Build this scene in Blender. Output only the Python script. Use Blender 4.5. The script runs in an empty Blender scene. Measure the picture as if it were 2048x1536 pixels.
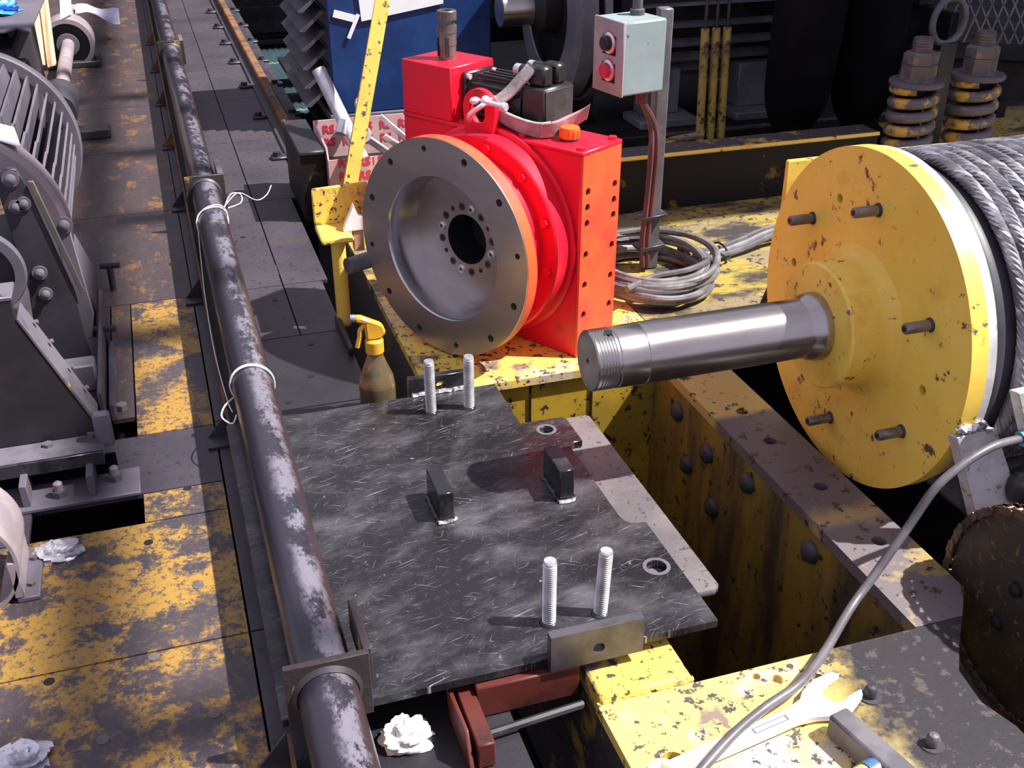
import bpy, bmesh, math, random
from mathutils import Vector, Matrix
from mathutils.geometry import tessellate_polygon
random.seed(7)
PI = math.pi
sc = bpy.context.scene
COL = sc.collection

# ------------------------------------------------------------------ camera
cam_d = bpy.data.cameras.new('camera')
cam = bpy.data.objects.new('camera', cam_d)
COL.objects.link(cam)
cam_d.sensor_width = 36.0
cam_d.lens = 2200.0 / 2048.0 * 36.0
cam_d.clip_start = 0.02
_p, _y, _r = 0.4992398, 0.3125241, 0.00259
_f = Vector((math.sin(_y)*math.cos(_p), math.cos(_y)*math.cos(_p), -math.sin(_p)))
_ri = Vector((math.cos(_y), -math.sin(_y), 0))
_dn = _f.cross(_ri)
_r2 = _ri*math.cos(_r) + _dn*math.sin(_r)
_d2 = -_ri*math.sin(_r) + _dn*math.cos(_r)
_m = Matrix((_r2, -_d2, -_f)).transposed().to_4x4()
_m.translation = Vector((0, 0, 1.45))
cam.matrix_world = _m
sc.camera = cam

# ------------------------------------------------------------------ light
w = bpy.data.worlds.new('sky'); sc.world = w
w.use_nodes = True
wn = w.node_tree.nodes; wl = w.node_tree.links
bg = wn['Background']
bg.inputs[0].default_value = (0.80, 0.775, 1.0, 1)
bg.inputs[1].default_value = 0.80
sun_d = bpy.data.lights.new('sun', 'SUN')
sun_d.energy = 11.0
sun_d.angle = math.radians(0.8)
sun_d.color = (1.0, 0.965, 0.92)
sun = bpy.data.objects.new('sun', sun_d)
COL.objects.link(sun)
SUN = Vector((0.0725, -0.028, 0.109)).normalized()
sun.rotation_euler = SUN.to_track_quat('Z', 'Y').to_euler()
sun.location = SUN*8
sc.view_settings.view_transform = 'Standard'
sc.view_settings.look = 'None'
sc.view_settings.exposure = 0.0
sc.view_settings.gamma = 1.0
sc.view_settings.use_curve_mapping = False

# ------------------------------------------------------------------ materials
MATS = {}
def mat(name, c1, c2=None, scale=6.0, lo=.45, hi=.55, rough=.5, metal=0.0, detail=8,
        speck=None, sscale=60.0, slo=.62, shi=.66, bump=0.0, bscale=None, stretch=None,
        third=None, tscale=2.0, tlo=.5, thi=.6, trans=0.0, alpha=1.0, nrough=.62, spec=.5, rot=None, rough2=None, masks=(), scratch=None):
    m = bpy.data.materials.new(name); m.use_nodes = True
    nt = m.node_tree; N = nt.nodes; L = nt.links
    b = N['Principled BSDF']
    b.inputs['Roughness'].default_value = rough
    b.inputs['Metallic'].default_value = metal
    b.inputs['Specular IOR Level'].default_value = spec
    if trans: b.inputs['Transmission Weight'].default_value = trans
    if alpha < 1: b.inputs['Alpha'].default_value = alpha
    tc = N.new('ShaderNodeTexCoord')
    mp = N.new('ShaderNodeMapping')
    if stretch: mp.inputs['Scale'].default_value = stretch
    if rot:
        mp.vector_type = 'TEXTURE'; mp.inputs['Rotation'].default_value = rot
        if stretch: mp.inputs['Scale'].default_value = [1/q for q in stretch]
    L.new(tc.outputs['Object'], mp.inputs['Vector'])
    def noise(sc_, det=detail, vec=None, r=nrough):
        n = N.new('ShaderNodeTexNoise')
        n.inputs['Scale'].default_value = sc_; n.inputs['Detail'].default_value = det
        n.inputs['Roughness'].default_value = r
        L.new(vec or mp.outputs['Vector'], n.inputs['Vector'])
        return n.outputs['Fac']
    def ramp(fac, a, c):
        r_ = N.new('ShaderNodeMapRange'); r_.clamp = True
        r_.inputs['From Min'].default_value = a; r_.inputs['From Max'].default_value = c
        L.new(fac, r_.inputs['Value'])
        return r_.outputs['Result']
    def mix(fac, A, B):
        x = N.new('ShaderNodeMix'); x.data_type = 'RGBA'
        L.new(fac, x.inputs['Factor'])
        for k, v in ((6, A), (7, B)):
            if isinstance(v, tuple): x.inputs[k].default_value = (*v, 1)
            else: L.new(v, x.inputs[k])
        return x.outputs[2]
    col = c1
    if c2 is not None:
        fac = ramp(noise(scale), lo, hi)
        col = mix(fac, c1, c2)
        if rough2 is not None:
            rr = N.new('ShaderNodeMapRange')
            rr.inputs['To Min'].default_value = rough; rr.inputs['To Max'].default_value = rough2
            L.new(fac, rr.inputs['Value']); L.new(rr.outputs['Result'], b.inputs['Roughness'])
    if third is not None:
        col = mix(ramp(noise(tscale), tlo, thi), col, third)
    for ax, c0, wdt, amp, nsc, mc in masks:      # wear that follows a place on the thing: (axis, centre, width, noise amount, noise scale, colour)
        sx = N.new('ShaderNodeSeparateXYZ'); L.new(tc.outputs['Object'], sx.inputs[0])
        ad = N.new('ShaderNodeMath'); ad.operation = 'MULTIPLY_ADD'
        L.new(noise(nsc, 6, tc.outputs['Object']), ad.inputs[0]); ad.inputs[1].default_value = amp
        L.new(sx.outputs[ax], ad.inputs[2])
        col = mix(ramp(ad.outputs[0], c0-wdt/2+amp/2, c0+wdt/2+amp/2), col, mc)
    if scratch is not None:
        for k, (ang, thr) in enumerate(((.3, .67), (-.5, .69), (1.1, .71), (.05, .68), (2.0, .71), (.75, .70))):
            m2 = N.new('ShaderNodeMapping'); m2.inputs['Rotation'].default_value = (0, 0, ang)
            m2.vector_type = 'TEXTURE'; m2.inputs['Scale'].default_value = (1/(11+5*k), 1/(300+90*k), 1); m2.inputs['Location'].default_value = (k*.31, k*.17, 0)
            L.new(tc.outputs['Object'], m2.inputs['Vector'])
            col = mix(ramp(noise(1.0, 3, m2.outputs['Vector'], .5), thr-.02, thr+.14), col, scratch)
    if speck is not None:
        col = mix(ramp(noise(sscale, 4, tc.outputs['Object']), slo, shi), col, speck)
    if isinstance(col, tuple): b.inputs['Base Color'].default_value = (*col, 1)
    else: L.new(col, b.inputs['Base Color'])
    if bump:
        bp = N.new('ShaderNodeBump'); bp.inputs['Strength'].default_value = bump
        bp.inputs['Distance'].default_value = .004
        L.new(noise(bscale or scale*4, 6), bp.inputs['Height'])
        L.new(bp.outputs['Normal'], b.inputs['Normal'])
    MATS[name] = m
    return m

DK = (.035, .03, .04)
mat('deck', (.030, .025, .034), (.062, .052, .064), scale=3, lo=.35, hi=.7, rough=.5, bump=.35, bscale=30,
    third=(.065, .042, .038), tscale=5, tlo=.56, thi=.72, speck=(.014, .012, .016), sscale=55, slo=.60, shi=.65)
mat('deck_shaded', (.010, .009, .013), (.024, .021, .028), scale=4, lo=.35, hi=.7, rough=.45, bump=.35, bscale=30, speck=(.30, .29, .32), sscale=120, slo=.74, shi=.76)  # deck steel with the shade right of the pipe painted into its colour
mat('deck_painted', (.30, .168, .030), (.042, .034, .042), scale=9, lo=.49, hi=.545, rough=.5, bump=.4, bscale=30, nrough=.76,
    third=(.050, .039, .046), tscale=3.1, tlo=.50, thi=.56, speck=(.075, .053, .045), sscale=80, slo=.53, shi=.60)
mat('plug', (.13, .105, .10), (.09, .075, .075), scale=30, rough=.6)
mat('yellow_bar', (.56, .38, .06), (.44, .28, .04), scale=6, lo=.4, hi=.6, rough=.45, speck=(.05, .04, .03), sscale=38, slo=.60, shi=.63)
mat('deck_worn', (.045, .033, .036), (.17, .082, .026), scale=8, lo=.54, hi=.60, rough=.5, bump=.35, bscale=30, nrough=.74, stretch=(1.6, .8, 1),
    third=(.075, .043, .036), tscale=3, tlo=.46, thi=.62, speck=(.03, .025, .03), sscale=60, slo=.55, shi=.60)
mat('under_dark', (.004, .004, .005), (.007, .006, .007), rough=.9, spec=.0)
mat('plate_black', (.018, .017, .020), (.095, .090, .10), scale=6, lo=.46, hi=.72, rough=.26, metal=.35, nrough=.72,
    third=(.15, .145, .168), tscale=3.2, tlo=.55, thi=.80, speck=(.30, .29, .32), sscale=60, slo=.66, shi=.74, bump=.06, bscale=60, stretch=(1, 2.0, 1), rot=(0, 0, .25), rough2=.5, scratch=(.50, .49, .54))
mat('gloss_black', (.012, .012, .014), (.03, .03, .035), scale=20, rough=.22)
mat('plate_grey', (.20, .175, .175), (.13, .115, .12), scale=7, lo=.4, hi=.6, rough=.45, metal=.25, speck=(.06, .055, .06), sscale=80, slo=.60, shi=.64, bump=.1, scratch=(.30, .27, .27))
mat('pipe', (.030, .027, .039), (.17, .158, .195), scale=11, lo=.47, hi=.53, rough=.28, metal=.15, stretch=(1, .6, 1), nrough=.78,
    third=(.026, .023, .032), tscale=20, tlo=.54, thi=.58, masks=((0, -.004, -.014, .035, 24, (.028, .025, .036)), (0, .027, .010, .03, 24, (.045, .028, .032))), bump=.1, bscale=40)
mat('rust', (.19, .085, .032), (.055, .030, .022), scale=14, lo=.45, hi=.65, rough=.75, bump=.3)
mat('rust_edge', (.036, .026, .026), (.34, .21, .04), scale=26, lo=.56, hi=.61, rough=.6, bump=.3)
mat('yellow', (.86, .60, .11), (.74, .47, .06), scale=5, lo=.35, hi=.7, rough=.42, speck=(.10, .065, .05), sscale=24, slo=.61, shi=.66,
    third=(.58, .30, .06), tscale=9, tlo=.54, thi=.74, bump=.06, nrough=.72)
mat('yellow_deck', (.80, .55, .09), (.17, .125, .10), scale=9, lo=.51, hi=.60, rough=.45, speck=(.06, .048, .045), sscale=55, slo=.56, shi=.60,
    third=(.50, .40, .30), tscale=5, tlo=.56, thi=.64, bump=.2, bscale=30, nrough=.68)
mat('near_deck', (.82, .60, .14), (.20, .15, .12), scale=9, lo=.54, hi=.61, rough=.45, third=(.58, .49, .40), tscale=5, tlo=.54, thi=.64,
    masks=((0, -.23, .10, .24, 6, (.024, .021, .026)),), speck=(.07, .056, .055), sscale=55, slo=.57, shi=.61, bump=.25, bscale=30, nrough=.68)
mat('yellow_dull', (.34, .25, .05), (.045, .038, .036), scale=7, lo=.50, hi=.60, rough=.5, bump=.3, bscale=30, speck=(.05, .042, .04), sscale=45, slo=.57, shi=.61, stretch=(.6, 1.4, 1), third=(.22, .17, .10), tscale=5, tlo=.52, thi=.62)
mat('flange_dark', (.075, .062, .06), (.20, .135, .03), scale=5, lo=.55, hi=.7, rough=.5, bump=.2)
mat('yellow_grimy', (.05, .042, .045), (.40, .27, .04), scale=9, lo=.57, hi=.66, rough=.5, bump=.3, bscale=40, speck=(.30, .20, .05), sscale=60, slo=.63, shi=.66)
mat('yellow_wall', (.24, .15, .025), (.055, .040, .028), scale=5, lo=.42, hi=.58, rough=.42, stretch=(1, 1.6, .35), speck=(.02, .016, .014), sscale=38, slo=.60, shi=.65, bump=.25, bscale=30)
mat('yellow_spot', (.42, .27, .02), (.30, .19, .02), scale=4, rough=.5, speck=(.03, .025, .02), sscale=48, slo=.58, shi=.62)
mat('beam_top', (.17, .145, .155), (.56, .40, .12), scale=6, lo=.54, hi=.62, rough=.40, metal=.2, third=(.11, .072, .062), tscale=6, tlo=.56, thi=.7,
    masks=((1, -.72, .06, .10, 9, (.62, .46, .16)), (1, -.70, .05, .10, 9, (.125, .112, .125)), (1, -.36, .02, .03, 9, (.52, .38, .12))), speck=(.05, .042, .042), sscale=45, slo=.60, shi=.64, bump=.2)
mat('steel', (.53, .465, .425), (.45, .40, .37), scale=5, lo=.4, hi=.65, rough=.30, metal=.85, stretch=(1, 1, 4), bump=.02)
mat('steel_bore', (.60, .595, .63), (.48, .475, .51), scale=6, rough=.2, metal=.9)
mat('steel_shaft', (.42, .39, .38), (.30, .275, .27), scale=5, lo=.45, hi=.65, rough=.24, metal=.95, stretch=(.6, 3, 3), bump=.02)
mat('steel_bright', (.80, .79, .82), (.66, .65, .68), scale=20, rough=.24, metal=.55)
mat('steel_bar', (.62, .60, .61), (.48, .46, .47), scale=9, rough=.5, metal=.3, speck=(.25, .23, .24), sscale=60, bump=.15)
mat('zinc', (.72, .71, .72), (.55, .53, .55), scale=40, rough=.3, metal=.75)
mat('dark_steel', (.045, .042, .05), (.085, .078, .09), scale=8, rough=.4, metal=.3, bump=.1)
mat('brown_steel', (.23, .20, .185), (.15, .128, .118), scale=25, rough=.36, metal=.6)
mat('red', (.78, .008, .028), (.66, .006, .03), scale=4, lo=.35, hi=.7, rough=.38, speck=(.42, .01, .03), sscale=14, slo=.62, shi=.76)
mat('red_side', (.78, .10, .03), (.74, .045, .03), scale=9, lo=.4, hi=.65, rough=.4)
mat('orange_cap', (.85, .13, .02), rough=.35)
mat('red_rust', (.085, .014, .009), (.03, .009, .008), scale=9, lo=.5, hi=.62, rough=.5)
mat('black', (.012, .012, .014), (.028, .027, .032), scale=12, rough=.35)
mat('hole_dark', (.006, .006, .007), rough=.6)
mat('motor_black', (.012, .0115, .013), (.030, .028, .031), scale=7, lo=.5, hi=.75, rough=.40, speck=(.09, .08, .08), sscale=50, slo=.70, shi=.76)
mat('motor_end', (.050, .045, .046), (.030, .027, .028), scale=10, rough=.5)
mat('dust', (.125, .110, .140), (.075, .066, .086), scale=6, lo=.35, hi=.65, rough=.62, bump=.15)
mat('dust_light', (.30, .245, .26), (.22, .18, .20), scale=5, rough=.5)
mat('dust_dark', (.020, .018, .024), (.045, .040, .050), scale=6, lo=.4, hi=.65, rough=.5, bump=.15)
mat('pedestal', (.014, .013, .017), (.034, .028, .028), scale=5, lo=.45, hi=.7, rough=.38, third=(.30, .17, .03), tscale=4, tlo=.60, thi=.66, bump=.12)
mat('pedestal_top', (.13, .117, .145), (.085, .075, .095), scale=7, rough=.45, third=(.42, .27, .06), tscale=14, tlo=.62, thi=.66)
mat('blue', (.006, .030, .12), (.010, .046, .17), scale=4, rough=.4, third=(.045, .055, .12), tscale=2.5, tlo=.55, thi=.7)
mat('louvre', (.075, .070, .085), (.05, .047, .058), scale=6, rough=.55)
mat('paper', (.86, .86, .88), (.80, .80, .84), scale=5, rough=.7)
mat('cardboard', (.62, .42, .24), (.52, .33, .18), scale=8, rough=.8)
mat('rs_card', (.56, .37, .35), (.50, .30, .29), scale=10, rough=.7)
mat('rs_print', (.60, .025, .075), rough=.6)
mat('box_grey', (.25, .315, .325), (.20, .25, .26), scale=6, lo=.4, hi=.7, rough=.45, speck=(.05, .045, .045), sscale=34, slo=.66, shi=.70)
mat('box_side', (.36, .35, .36), (.28, .27, .28), scale=9, rough=.5)
mat('post_grey', (.17, .16, .175), (.115, .108, .12), scale=9, rough=.45, metal=.3)
mat('conduit', (.12, .045, .05), (.08, .035, .04), scale=9, rough=.5)
mat('webbing', (.36, .33, .32), (.26, .23, .225), scale=20, rough=.85, bump=.3, bscale=120)
mat('webbing_red', (.36, .20, .21), (.27, .15, .16), scale=30, rough=.85, bump=.3, bscale=120)
mat('cable_grey', (.21, .20, .205), (.10, .094, .10), scale=14, lo=.42, hi=.6, rough=.45)
mat('cable_dark', (.075, .07, .078), (.12, .11, .12), scale=14, rough=.45)
mat('rope', (.34, .33, .36), (.17, .16, .18), scale=14, rough=.36, metal=.4)
mat('teal', (.12, .33, .38), (.07, .20, .24), scale=14, lo=.45, hi=.6, rough=.5, speck=(.30, .24, .20), sscale=40)
mat('foil', (.70, .69, .74), (.50, .49, .55), scale=12, rough=.38, metal=.6, bump=.6, bscale=25)
mat('rag', (.80, .79, .80), (.60, .58, .60), scale=8, rough=.9)
mat('trousers', (.0035, .0035, .005), (.006, .006, .008), scale=3, rough=.95, spec=.08, bump=.3, bscale=6)
mat('shirt', (.02, .03, .06), rough=.85)
mat('skin', (.50, .30, .22), rough=.55)
mat('hair', (.02, .014, .01), rough=.6)
mat('wood', (.62, .40, .12), (.50, .30, .07), scale=6, stretch=(1, 6, 6), rough=.5)
mat('blue_paint', (.06, .13, .26), (.04, .09, .18), scale=20, rough=.4)
mat('green_sheet', (.30, .52, .46), rough=.5)
mat('bottle_head', (.70, .36, .03), (.62, .28, .02), scale=9, rough=.35, alpha=.92)
mat('bottle_body', (.88, .72, .42), rough=.10, trans=.92, spec=.5)
mat('bottle_oil', (.05, .018, .010), rough=.3)
mat('string', (.80, .80, .78), rough=.7)
mat('chain', (.075, .045, .035), (.15, .095, .07), scale=30, rough=.35, metal=.4)
mat('sprocket', (.030, .022, .017), (.085, .056, .022), scale=9, lo=.45, hi=.65, rough=.5, speck=(.15, .10, .03), sscale=60, slo=.6, shi=.66, bump=.4, bscale=30)
mat('cable_mid', (.115, .105, .118), (.085, .078, .088), scale=20, rough=.42)
mat('spanner', (.82, .82, .85), (.74, .74, .78), scale=9, rough=.28, metal=.25)
mat('pit_floor', (.060, .054, .070), (.10, .088, .11), scale=6, rough=.5, bump=.4, bscale=20, speck=(.45, .43, .46), sscale=95, slo=.72, shi=.74)
mat('spring', (.105, .094, .11), (.55, .33, .05), scale=12, lo=.52, hi=.58, rough=.5, bump=.1)
mat('nut', (.20, .17, .165), (.13, .11, .115), scale=14, rough=.45, metal=.3)
mat('bag_blue', (.02, .16, .62), (.05, .25, .8), scale=9, rough=.3)
mat('cloth', (.42, .40, .50), (.34, .32, .42), scale=4, rough=.9)
mat('weld', (.62, .61, .64), (.10, .10, .11), scale=60, lo=.5, hi=.6, rough=.25, metal=.5, bump=.5, bscale=120)
mat('grating', (.05, .055, .06), rough=.5)
mat('shade_sheet', (.10, .10, .11), rough=.8)
mat('machine_dark', (.006, .006, .0075), (.014, .014, .017), scale=5, rough=.55, spec=.25)
mat('beam_dark', (.010, .009, .010), (.14, .095, .02), scale=12, lo=.62, hi=.68, rough=.55, spec=.2)
mat('machine_grey', (.13, .135, .16), (.085, .09, .11), scale=5, rough=.5)

# ------------------------------------------------------------------ mesh helpers
def basis(d):
    d = Vector(d).normalized()
    a = Vector((0, 0, 1)) if abs(d.z) < .9 else Vector((1, 0, 0))
    u = a.cross(d).normalized()
    return u, d.cross(u), d

class MB:
    def __init__(s): s.v = []; s.f = []
    def add(s, vs, fs):
        n = len(s.v); s.v += [Vector(v) for v in vs]; s.f += [tuple(i+n for i in f) for f in fs]; return s
    def box(s, x0, x1, y0, y1, z0, z1):
        return s.add([(x, y, z) for z in (z0, z1) for y in (y0, y1) for x in (x0, x1)],
                     [(0, 2, 3, 1), (4, 5, 7, 6), (0, 1, 5, 4), (2, 6, 7, 3), (0, 4, 6, 2), (1, 3, 7, 5)])
    def obox(s, c, X, Y, Z):      # centre and three half-vectors
        c, X, Y, Z = map(Vector, (c, X, Y, Z))
        return s.add([c+X*i+Y*j+Z*k for k in (-1, 1) for j in (-1, 1) for i in (-1, 1)],
                     [(0, 2, 3, 1), (4, 5, 7, 6), (0, 1, 5, 4), (2, 6, 7, 3), (0, 4, 6, 2), (1, 3, 7, 5)])
    def lathe(s, prof, o, d, n=32, a0=0.0, a1=2*PI, cap=True):
        o = Vector(o); u, v, d = basis(d)
        full = abs(a1-a0-2*PI) < 1e-6
        k = n if full else n+1
        vs = []
        for t, r in prof:
            for i in range(k):
                a = a0+(a1-a0)*i/n
                vs.append(o+d*t+(u*math.cos(a)+v*math.sin(a))*r)
        fs = []
        for j in range(len(prof)-1):
            for i in range(n):
                i2 = (i+1) % k
                fs.append((j*k+i, j*k+i2, (j+1)*k+i2, (j+1)*k+i))
        if cap and full:
            if prof[0][1] > 1e-6: fs.append(tuple(reversed(range(k))))
            if prof[-1][1] > 1e-6: fs.append(tuple((len(prof)-1)*k+i for i in range(k)))
        return s.add(vs, fs)
    def cyl(s, a, b, r, r2=None, n=20):
        a, b = Vector(a), Vector(b)
        return s.lathe([(0, r), ((b-a).length, r if r2 is None else r2)], a, b-a, n)
    def hexa(s, a, d, af, h, n=6, cham=.0):
        R_ = af/math.sqrt(3)
        pr = [(0, R_), (h, R_)] if not cham else [(0, R_), (h-cham, R_), (h, R_-cham*1.3)]
        return s.lathe(pr, a, d, n)
    def tube(s, pts, r, n=8, closed=False, cap=True):
        pts = [Vector(p) for p in pts]; m = len(pts)
        tang = []
        for i in range(m):
            a = pts[(i-1) % m] if closed or i > 0 else pts[i]
            b = pts[(i+1) % m] if closed or i < m-1 else pts[i]
            tang.append((b-a).normalized())
        u, v, _ = basis(tang[0]); vs = []
        for i in range(m):
            t = tang[i]
            u = (u-t*u.dot(t)).normalized(); v = t.cross(u)
            rr = r[i] if isinstance(r, (list, tuple)) else r
            for k in range(n):
                a = 2*PI*k/n
                vs.append(pts[i]+(u*math.cos(a)+v*math.sin(a))*rr)
        fs = []
        for i in range(m if closed else m-1):
            i2 = (i+1) % m
            for k in range(n):
                k2 = (k+1) % n
                fs.append((i*n+k, i*n+k2, i2*n+k2, i2*n+k))
        if cap and not closed:
            fs.append(tuple(reversed(range(n)))); fs.append(tuple((m-1)*n+k for k in range(n)))
        return s.add(vs, fs)
    def ball(s, c, r, n=12, m=8, z0=-1.0):
        c = Vector(c); r = Vector(r) if hasattr(r, '__len__') else Vector((r, r, r))
        vs, fs = [], []
        for j in range(m+1):
            t = -PI/2*(-z0) + (PI/2+PI/2*(-z0))*j/m if z0 > -1 else -PI/2+PI*j/m
            for i in range(n):
                a = 2*PI*i/n
                vs.append(c+Vector((r.x*math.cos(t)*math.cos(a), r.y*math.cos(t)*math.sin(a), r.z*math.sin(t))))
        for j in range(m):
            for i in range(n):
                i2 = (i+1) % n
                fs.append((j*n+i, j*n+i2, (j+1)*n+i2, (j+1)*n+i))
        return s.add(vs, fs)
    def poly(s, outer, O, U, V, depth, holes=()):
        """flat polygon (with holes) in the plane O,U,V extruded by depth along U x V"""
        O, U, V = Vector(O), Vector(U), Vector(V); Nn = U.cross(V).normalized()*depth
        loops = [list(outer)]+[list(h) for h in holes]
        flat = [p for l in loops for p in l]
        tris = tessellate_polygon([[Vector((p[0], p[1], 0)) for p in l] for l in loops])
        n = len(flat)
        vs = [O+U*p[0]+V*p[1] for p in flat]; vs += [v+Nn for v in vs]
        fs = []
        for t in tris:
            a, b, c = (Vector((*flat[i], 0)) for i in t)
            if (b-a).cross(c-a).z < 0: t = (t[0], t[2], t[1])
            fs.append((t[2], t[1], t[0])); fs.append((t[0]+n, t[1]+n, t[2]+n))
        k = 0
        for li, l in enumerate(loops):
            area = sum(l[i][0]*l[(i+1) % len(l)][1]-l[(i+1) % len(l)][0]*l[i][1] for i in range(len(l)))
            ccw = area > 0
            for i in range(len(l)):
                a, b = k+i, k+(i+1) % len(l)
                if ccw == (li == 0): fs.append((a, b, b+n, a+n))
                else: fs.append((b, a, a+n, b+n))
            k += len(l)
        return s.add(vs, fs)
    def build(s, name, mt, parent=None, bevel=0.0, smooth=38, label=None, cat=None, group=None, kind=None, seg=1):
        if CAM_SCALE[1]: s.v = [fr(v) for v in s.v]
        if parent is None:
            xs = [v.x for v in s.v]; ys = [v.y for v in s.v]; zs = [v.z for v in s.v]
            W = Vector(((min(xs)+max(xs))/2, (min(ys)+max(ys))/2, min(zs)))
        else:
            W = WORLD[parent.name]
        me = bpy.data.meshes.new(name)
        me.from_pydata([v-W for v in s.v], [], s.f)
        if bevel:
            bm = bmesh.new(); bm.from_mesh(me)
            bmesh.ops.remove_doubles(bm, verts=bm.verts, dist=1e-6)
            ed = [e for e in bm.edges if len(e.link_faces) == 2 and e.calc_face_angle(0) > .6]
            bmesh.ops.bevel(bm, geom=ed, offset=bevel, segments=seg, affect='EDGES', clamp_overlap=True)
            bm.to_mesh(me); bm.free()
        me.materials.append(MATS[mt])
        if smooth:
            me.shade_smooth(); me.set_sharp_from_angle(angle=math.radians(smooth))
        o = bpy.data.objects.new(name, me); COL.objects.link(o)
        if parent is None: o.location = W
        else: o.parent = parent
        WORLD[o.name] = W
        tag(o, label, cat, group, kind)
        return o
WORLD = {}
# The walkway parts are scaled about the camera position after being laid out with the
# walkway surface as zero; the camera view stays the same and the surface lies 0.33 m above the machine-bed datum.
CAM_SCALE = [1.0, 0.0]
def walkway(on):
    CAM_SCALE[0], CAM_SCALE[1] = (0.7724, 0.33) if on else (1.0, 0.0)  # scale and lift together pull the walkway parts toward the camera
def fr(p): return Vector((p[0]*CAM_SCALE[0], p[1]*CAM_SCALE[0], p[2]*CAM_SCALE[0]+CAM_SCALE[1]))
def tag(o, label=None, cat=None, group=None, kind=None):
    if label: o['label'] = label
    if cat: o['category'] = cat
    if group: o['group'] = group
    if kind: o['kind'] = kind
def thing(name, loc, label=None, cat=None, group=None, kind=None):
    o = bpy.data.objects.new(name, None); o.empty_display_size = .05
    COL.objects.link(o); o.location = fr(loc); WORLD[o.name] = fr(loc)
    tag(o, label, cat, group, kind)
    return o
def dup(o, off, parent=None, label=None):
    """copy of a mesh part (shares mesh data) moved by off"""
    c = o.copy(); COL.objects.link(c); c.parent = parent or o.parent
    c.location = o.location+Vector(off); WORLD[c.name] = WORLD[o.name]
    for ch in o.children:
        d = ch.copy(); COL.objects.link(d); d.parent = c; WORLD[d.name] = WORLD[ch.name]
    if label: c['label'] = label
    return c
def circle(cx, cy, r, n=16, a0=0.0): return [(cx+r*math.cos(a0+2*PI*i/n), cy+r*math.sin(a0+2*PI*i/n)) for i in range(n)]
def spline(pts, n=8):
    P = [Vector(p) for p in pts]; out = []
    for i in range(len(P)-1):
        p0, p1, p2, p3 = P[max(i-1, 0)], P[i], P[i+1], P[min(i+2, len(P)-1)]
        for k in range(n):
            t = k/n
            out.append(.5*((2*p1)+(p2-p0)*t+(2*p0-5*p1+4*p2-p3)*t*t+(3*p1-p0-3*p2+p3)*t**3))
    out.append(P[-1]); return out
def text_mesh(name, txt, size, O, U, V, mt, parent, depth=.0004):
    cu = bpy.data.curves.new(name, 'FONT'); cu.body = txt; cu.size = size; cu.align_x = 'CENTER'; cu.align_y = 'CENTER'; cu.extrude = depth/2; cu.resolution_u = 2; cu.offset = size*.035
    ob = bpy.data.objects.new(name, cu); COL.objects.link(ob)
    bpy.context.view_layer.update()
    me = bpy.data.meshes.new_from_object(ob.evaluated_get(bpy.context.evaluated_depsgraph_get()))
    bpy.data.objects.remove(ob); bpy.data.curves.remove(cu)
    U, V = Vector(U).normalized(), Vector(V).normalized(); Nn = U.cross(V)
    W = WORLD[parent.name]
    for vtx in me.vertices:
        c = vtx.co.copy(); vtx.co = Vector(O)+U*c.x+V*c.y+Nn*(c.z+depth/2)-W
    me.materials.clear(); me.materials.append(MATS[mt]); me.name = name
    o = bpy.data.objects.new(name, me); COL.objects.link(o); o.parent = parent; WORLD[o.name] = W
    return o
def crumple(c, r, seed, n=22, m=14, amp=.35):
    rnd = random.Random(seed); mb = MB(); c = Vector(c)
    ph = [(rnd.uniform(2, 9), rnd.uniform(2, 9), rnd.uniform(0, 6), rnd.uniform(.3, 1)) for _ in range(7)]
    vs, fs = [], []
    for j in range(m+1):
        t = PI/2*j/m
        for i in range(n):
            a = 2*PI*i/n
            k = 1+amp*sum(q[3]*math.sin(q[0]*a+q[1]*t*2+q[2]) for q in ph)/3.2+rnd.uniform(-.06, .06)
            rr = math.cos(t)*k if j < m else .001
            vs.append(c+Vector((r[0]*rr*math.cos(a), r[1]*rr*math.sin(a), r[2]*math.sin(t)*(k if j else 0)*.9)))
    for j in range(m):
        for i in range(n):
            i2 = (i+1) % n
            fs.append((j*n+i, j*n+i2, (j+1)*n+i2, (j+1)*n+i))
    fs.append(tuple(reversed(range(n))))
    return mb.add(vs, fs)

# ================================================================== SETTING
MB().box(-25, 30, -12, 40, -1.05, -1.0).build('ground', 'under_dark', kind='structure', smooth=0)
# machine-house wall far behind, and an unseen canopy added to shade the back
MB().box(-8, 12, 13.0, 13.15, -1, 4.5).build('wall_back', 'machine_dark', kind='structure', smooth=0)
cano = thing('shade_canopy', (4.6, 5.6, 3.0), kind='structure')
for i in range(8):
    MB().box(2.70, 11.0, 1.98+i*1.4, 1.98+i*1.4+1.38, 3.0, 3.02).build('shade_panel', 'shade_sheet', cano, smooth=0)

# unseen overhead bars, added and placed to cast soft shadow bands on the walkway
MB().box(3.86, 3.96, -2.0, 7.0, 6.5, 6.58).build('shadow_bar', 'shade_sheet', cano, smooth=0)
for y in (-.405, .865, 1.685, 2.375, 3.2):
    MB().box(2.7, 4.10, y-.05, y+.05, 6.42, 6.5).build('shadow_bar', 'shade_sheet', cano, smooth=0)
walkway(True)
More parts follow.
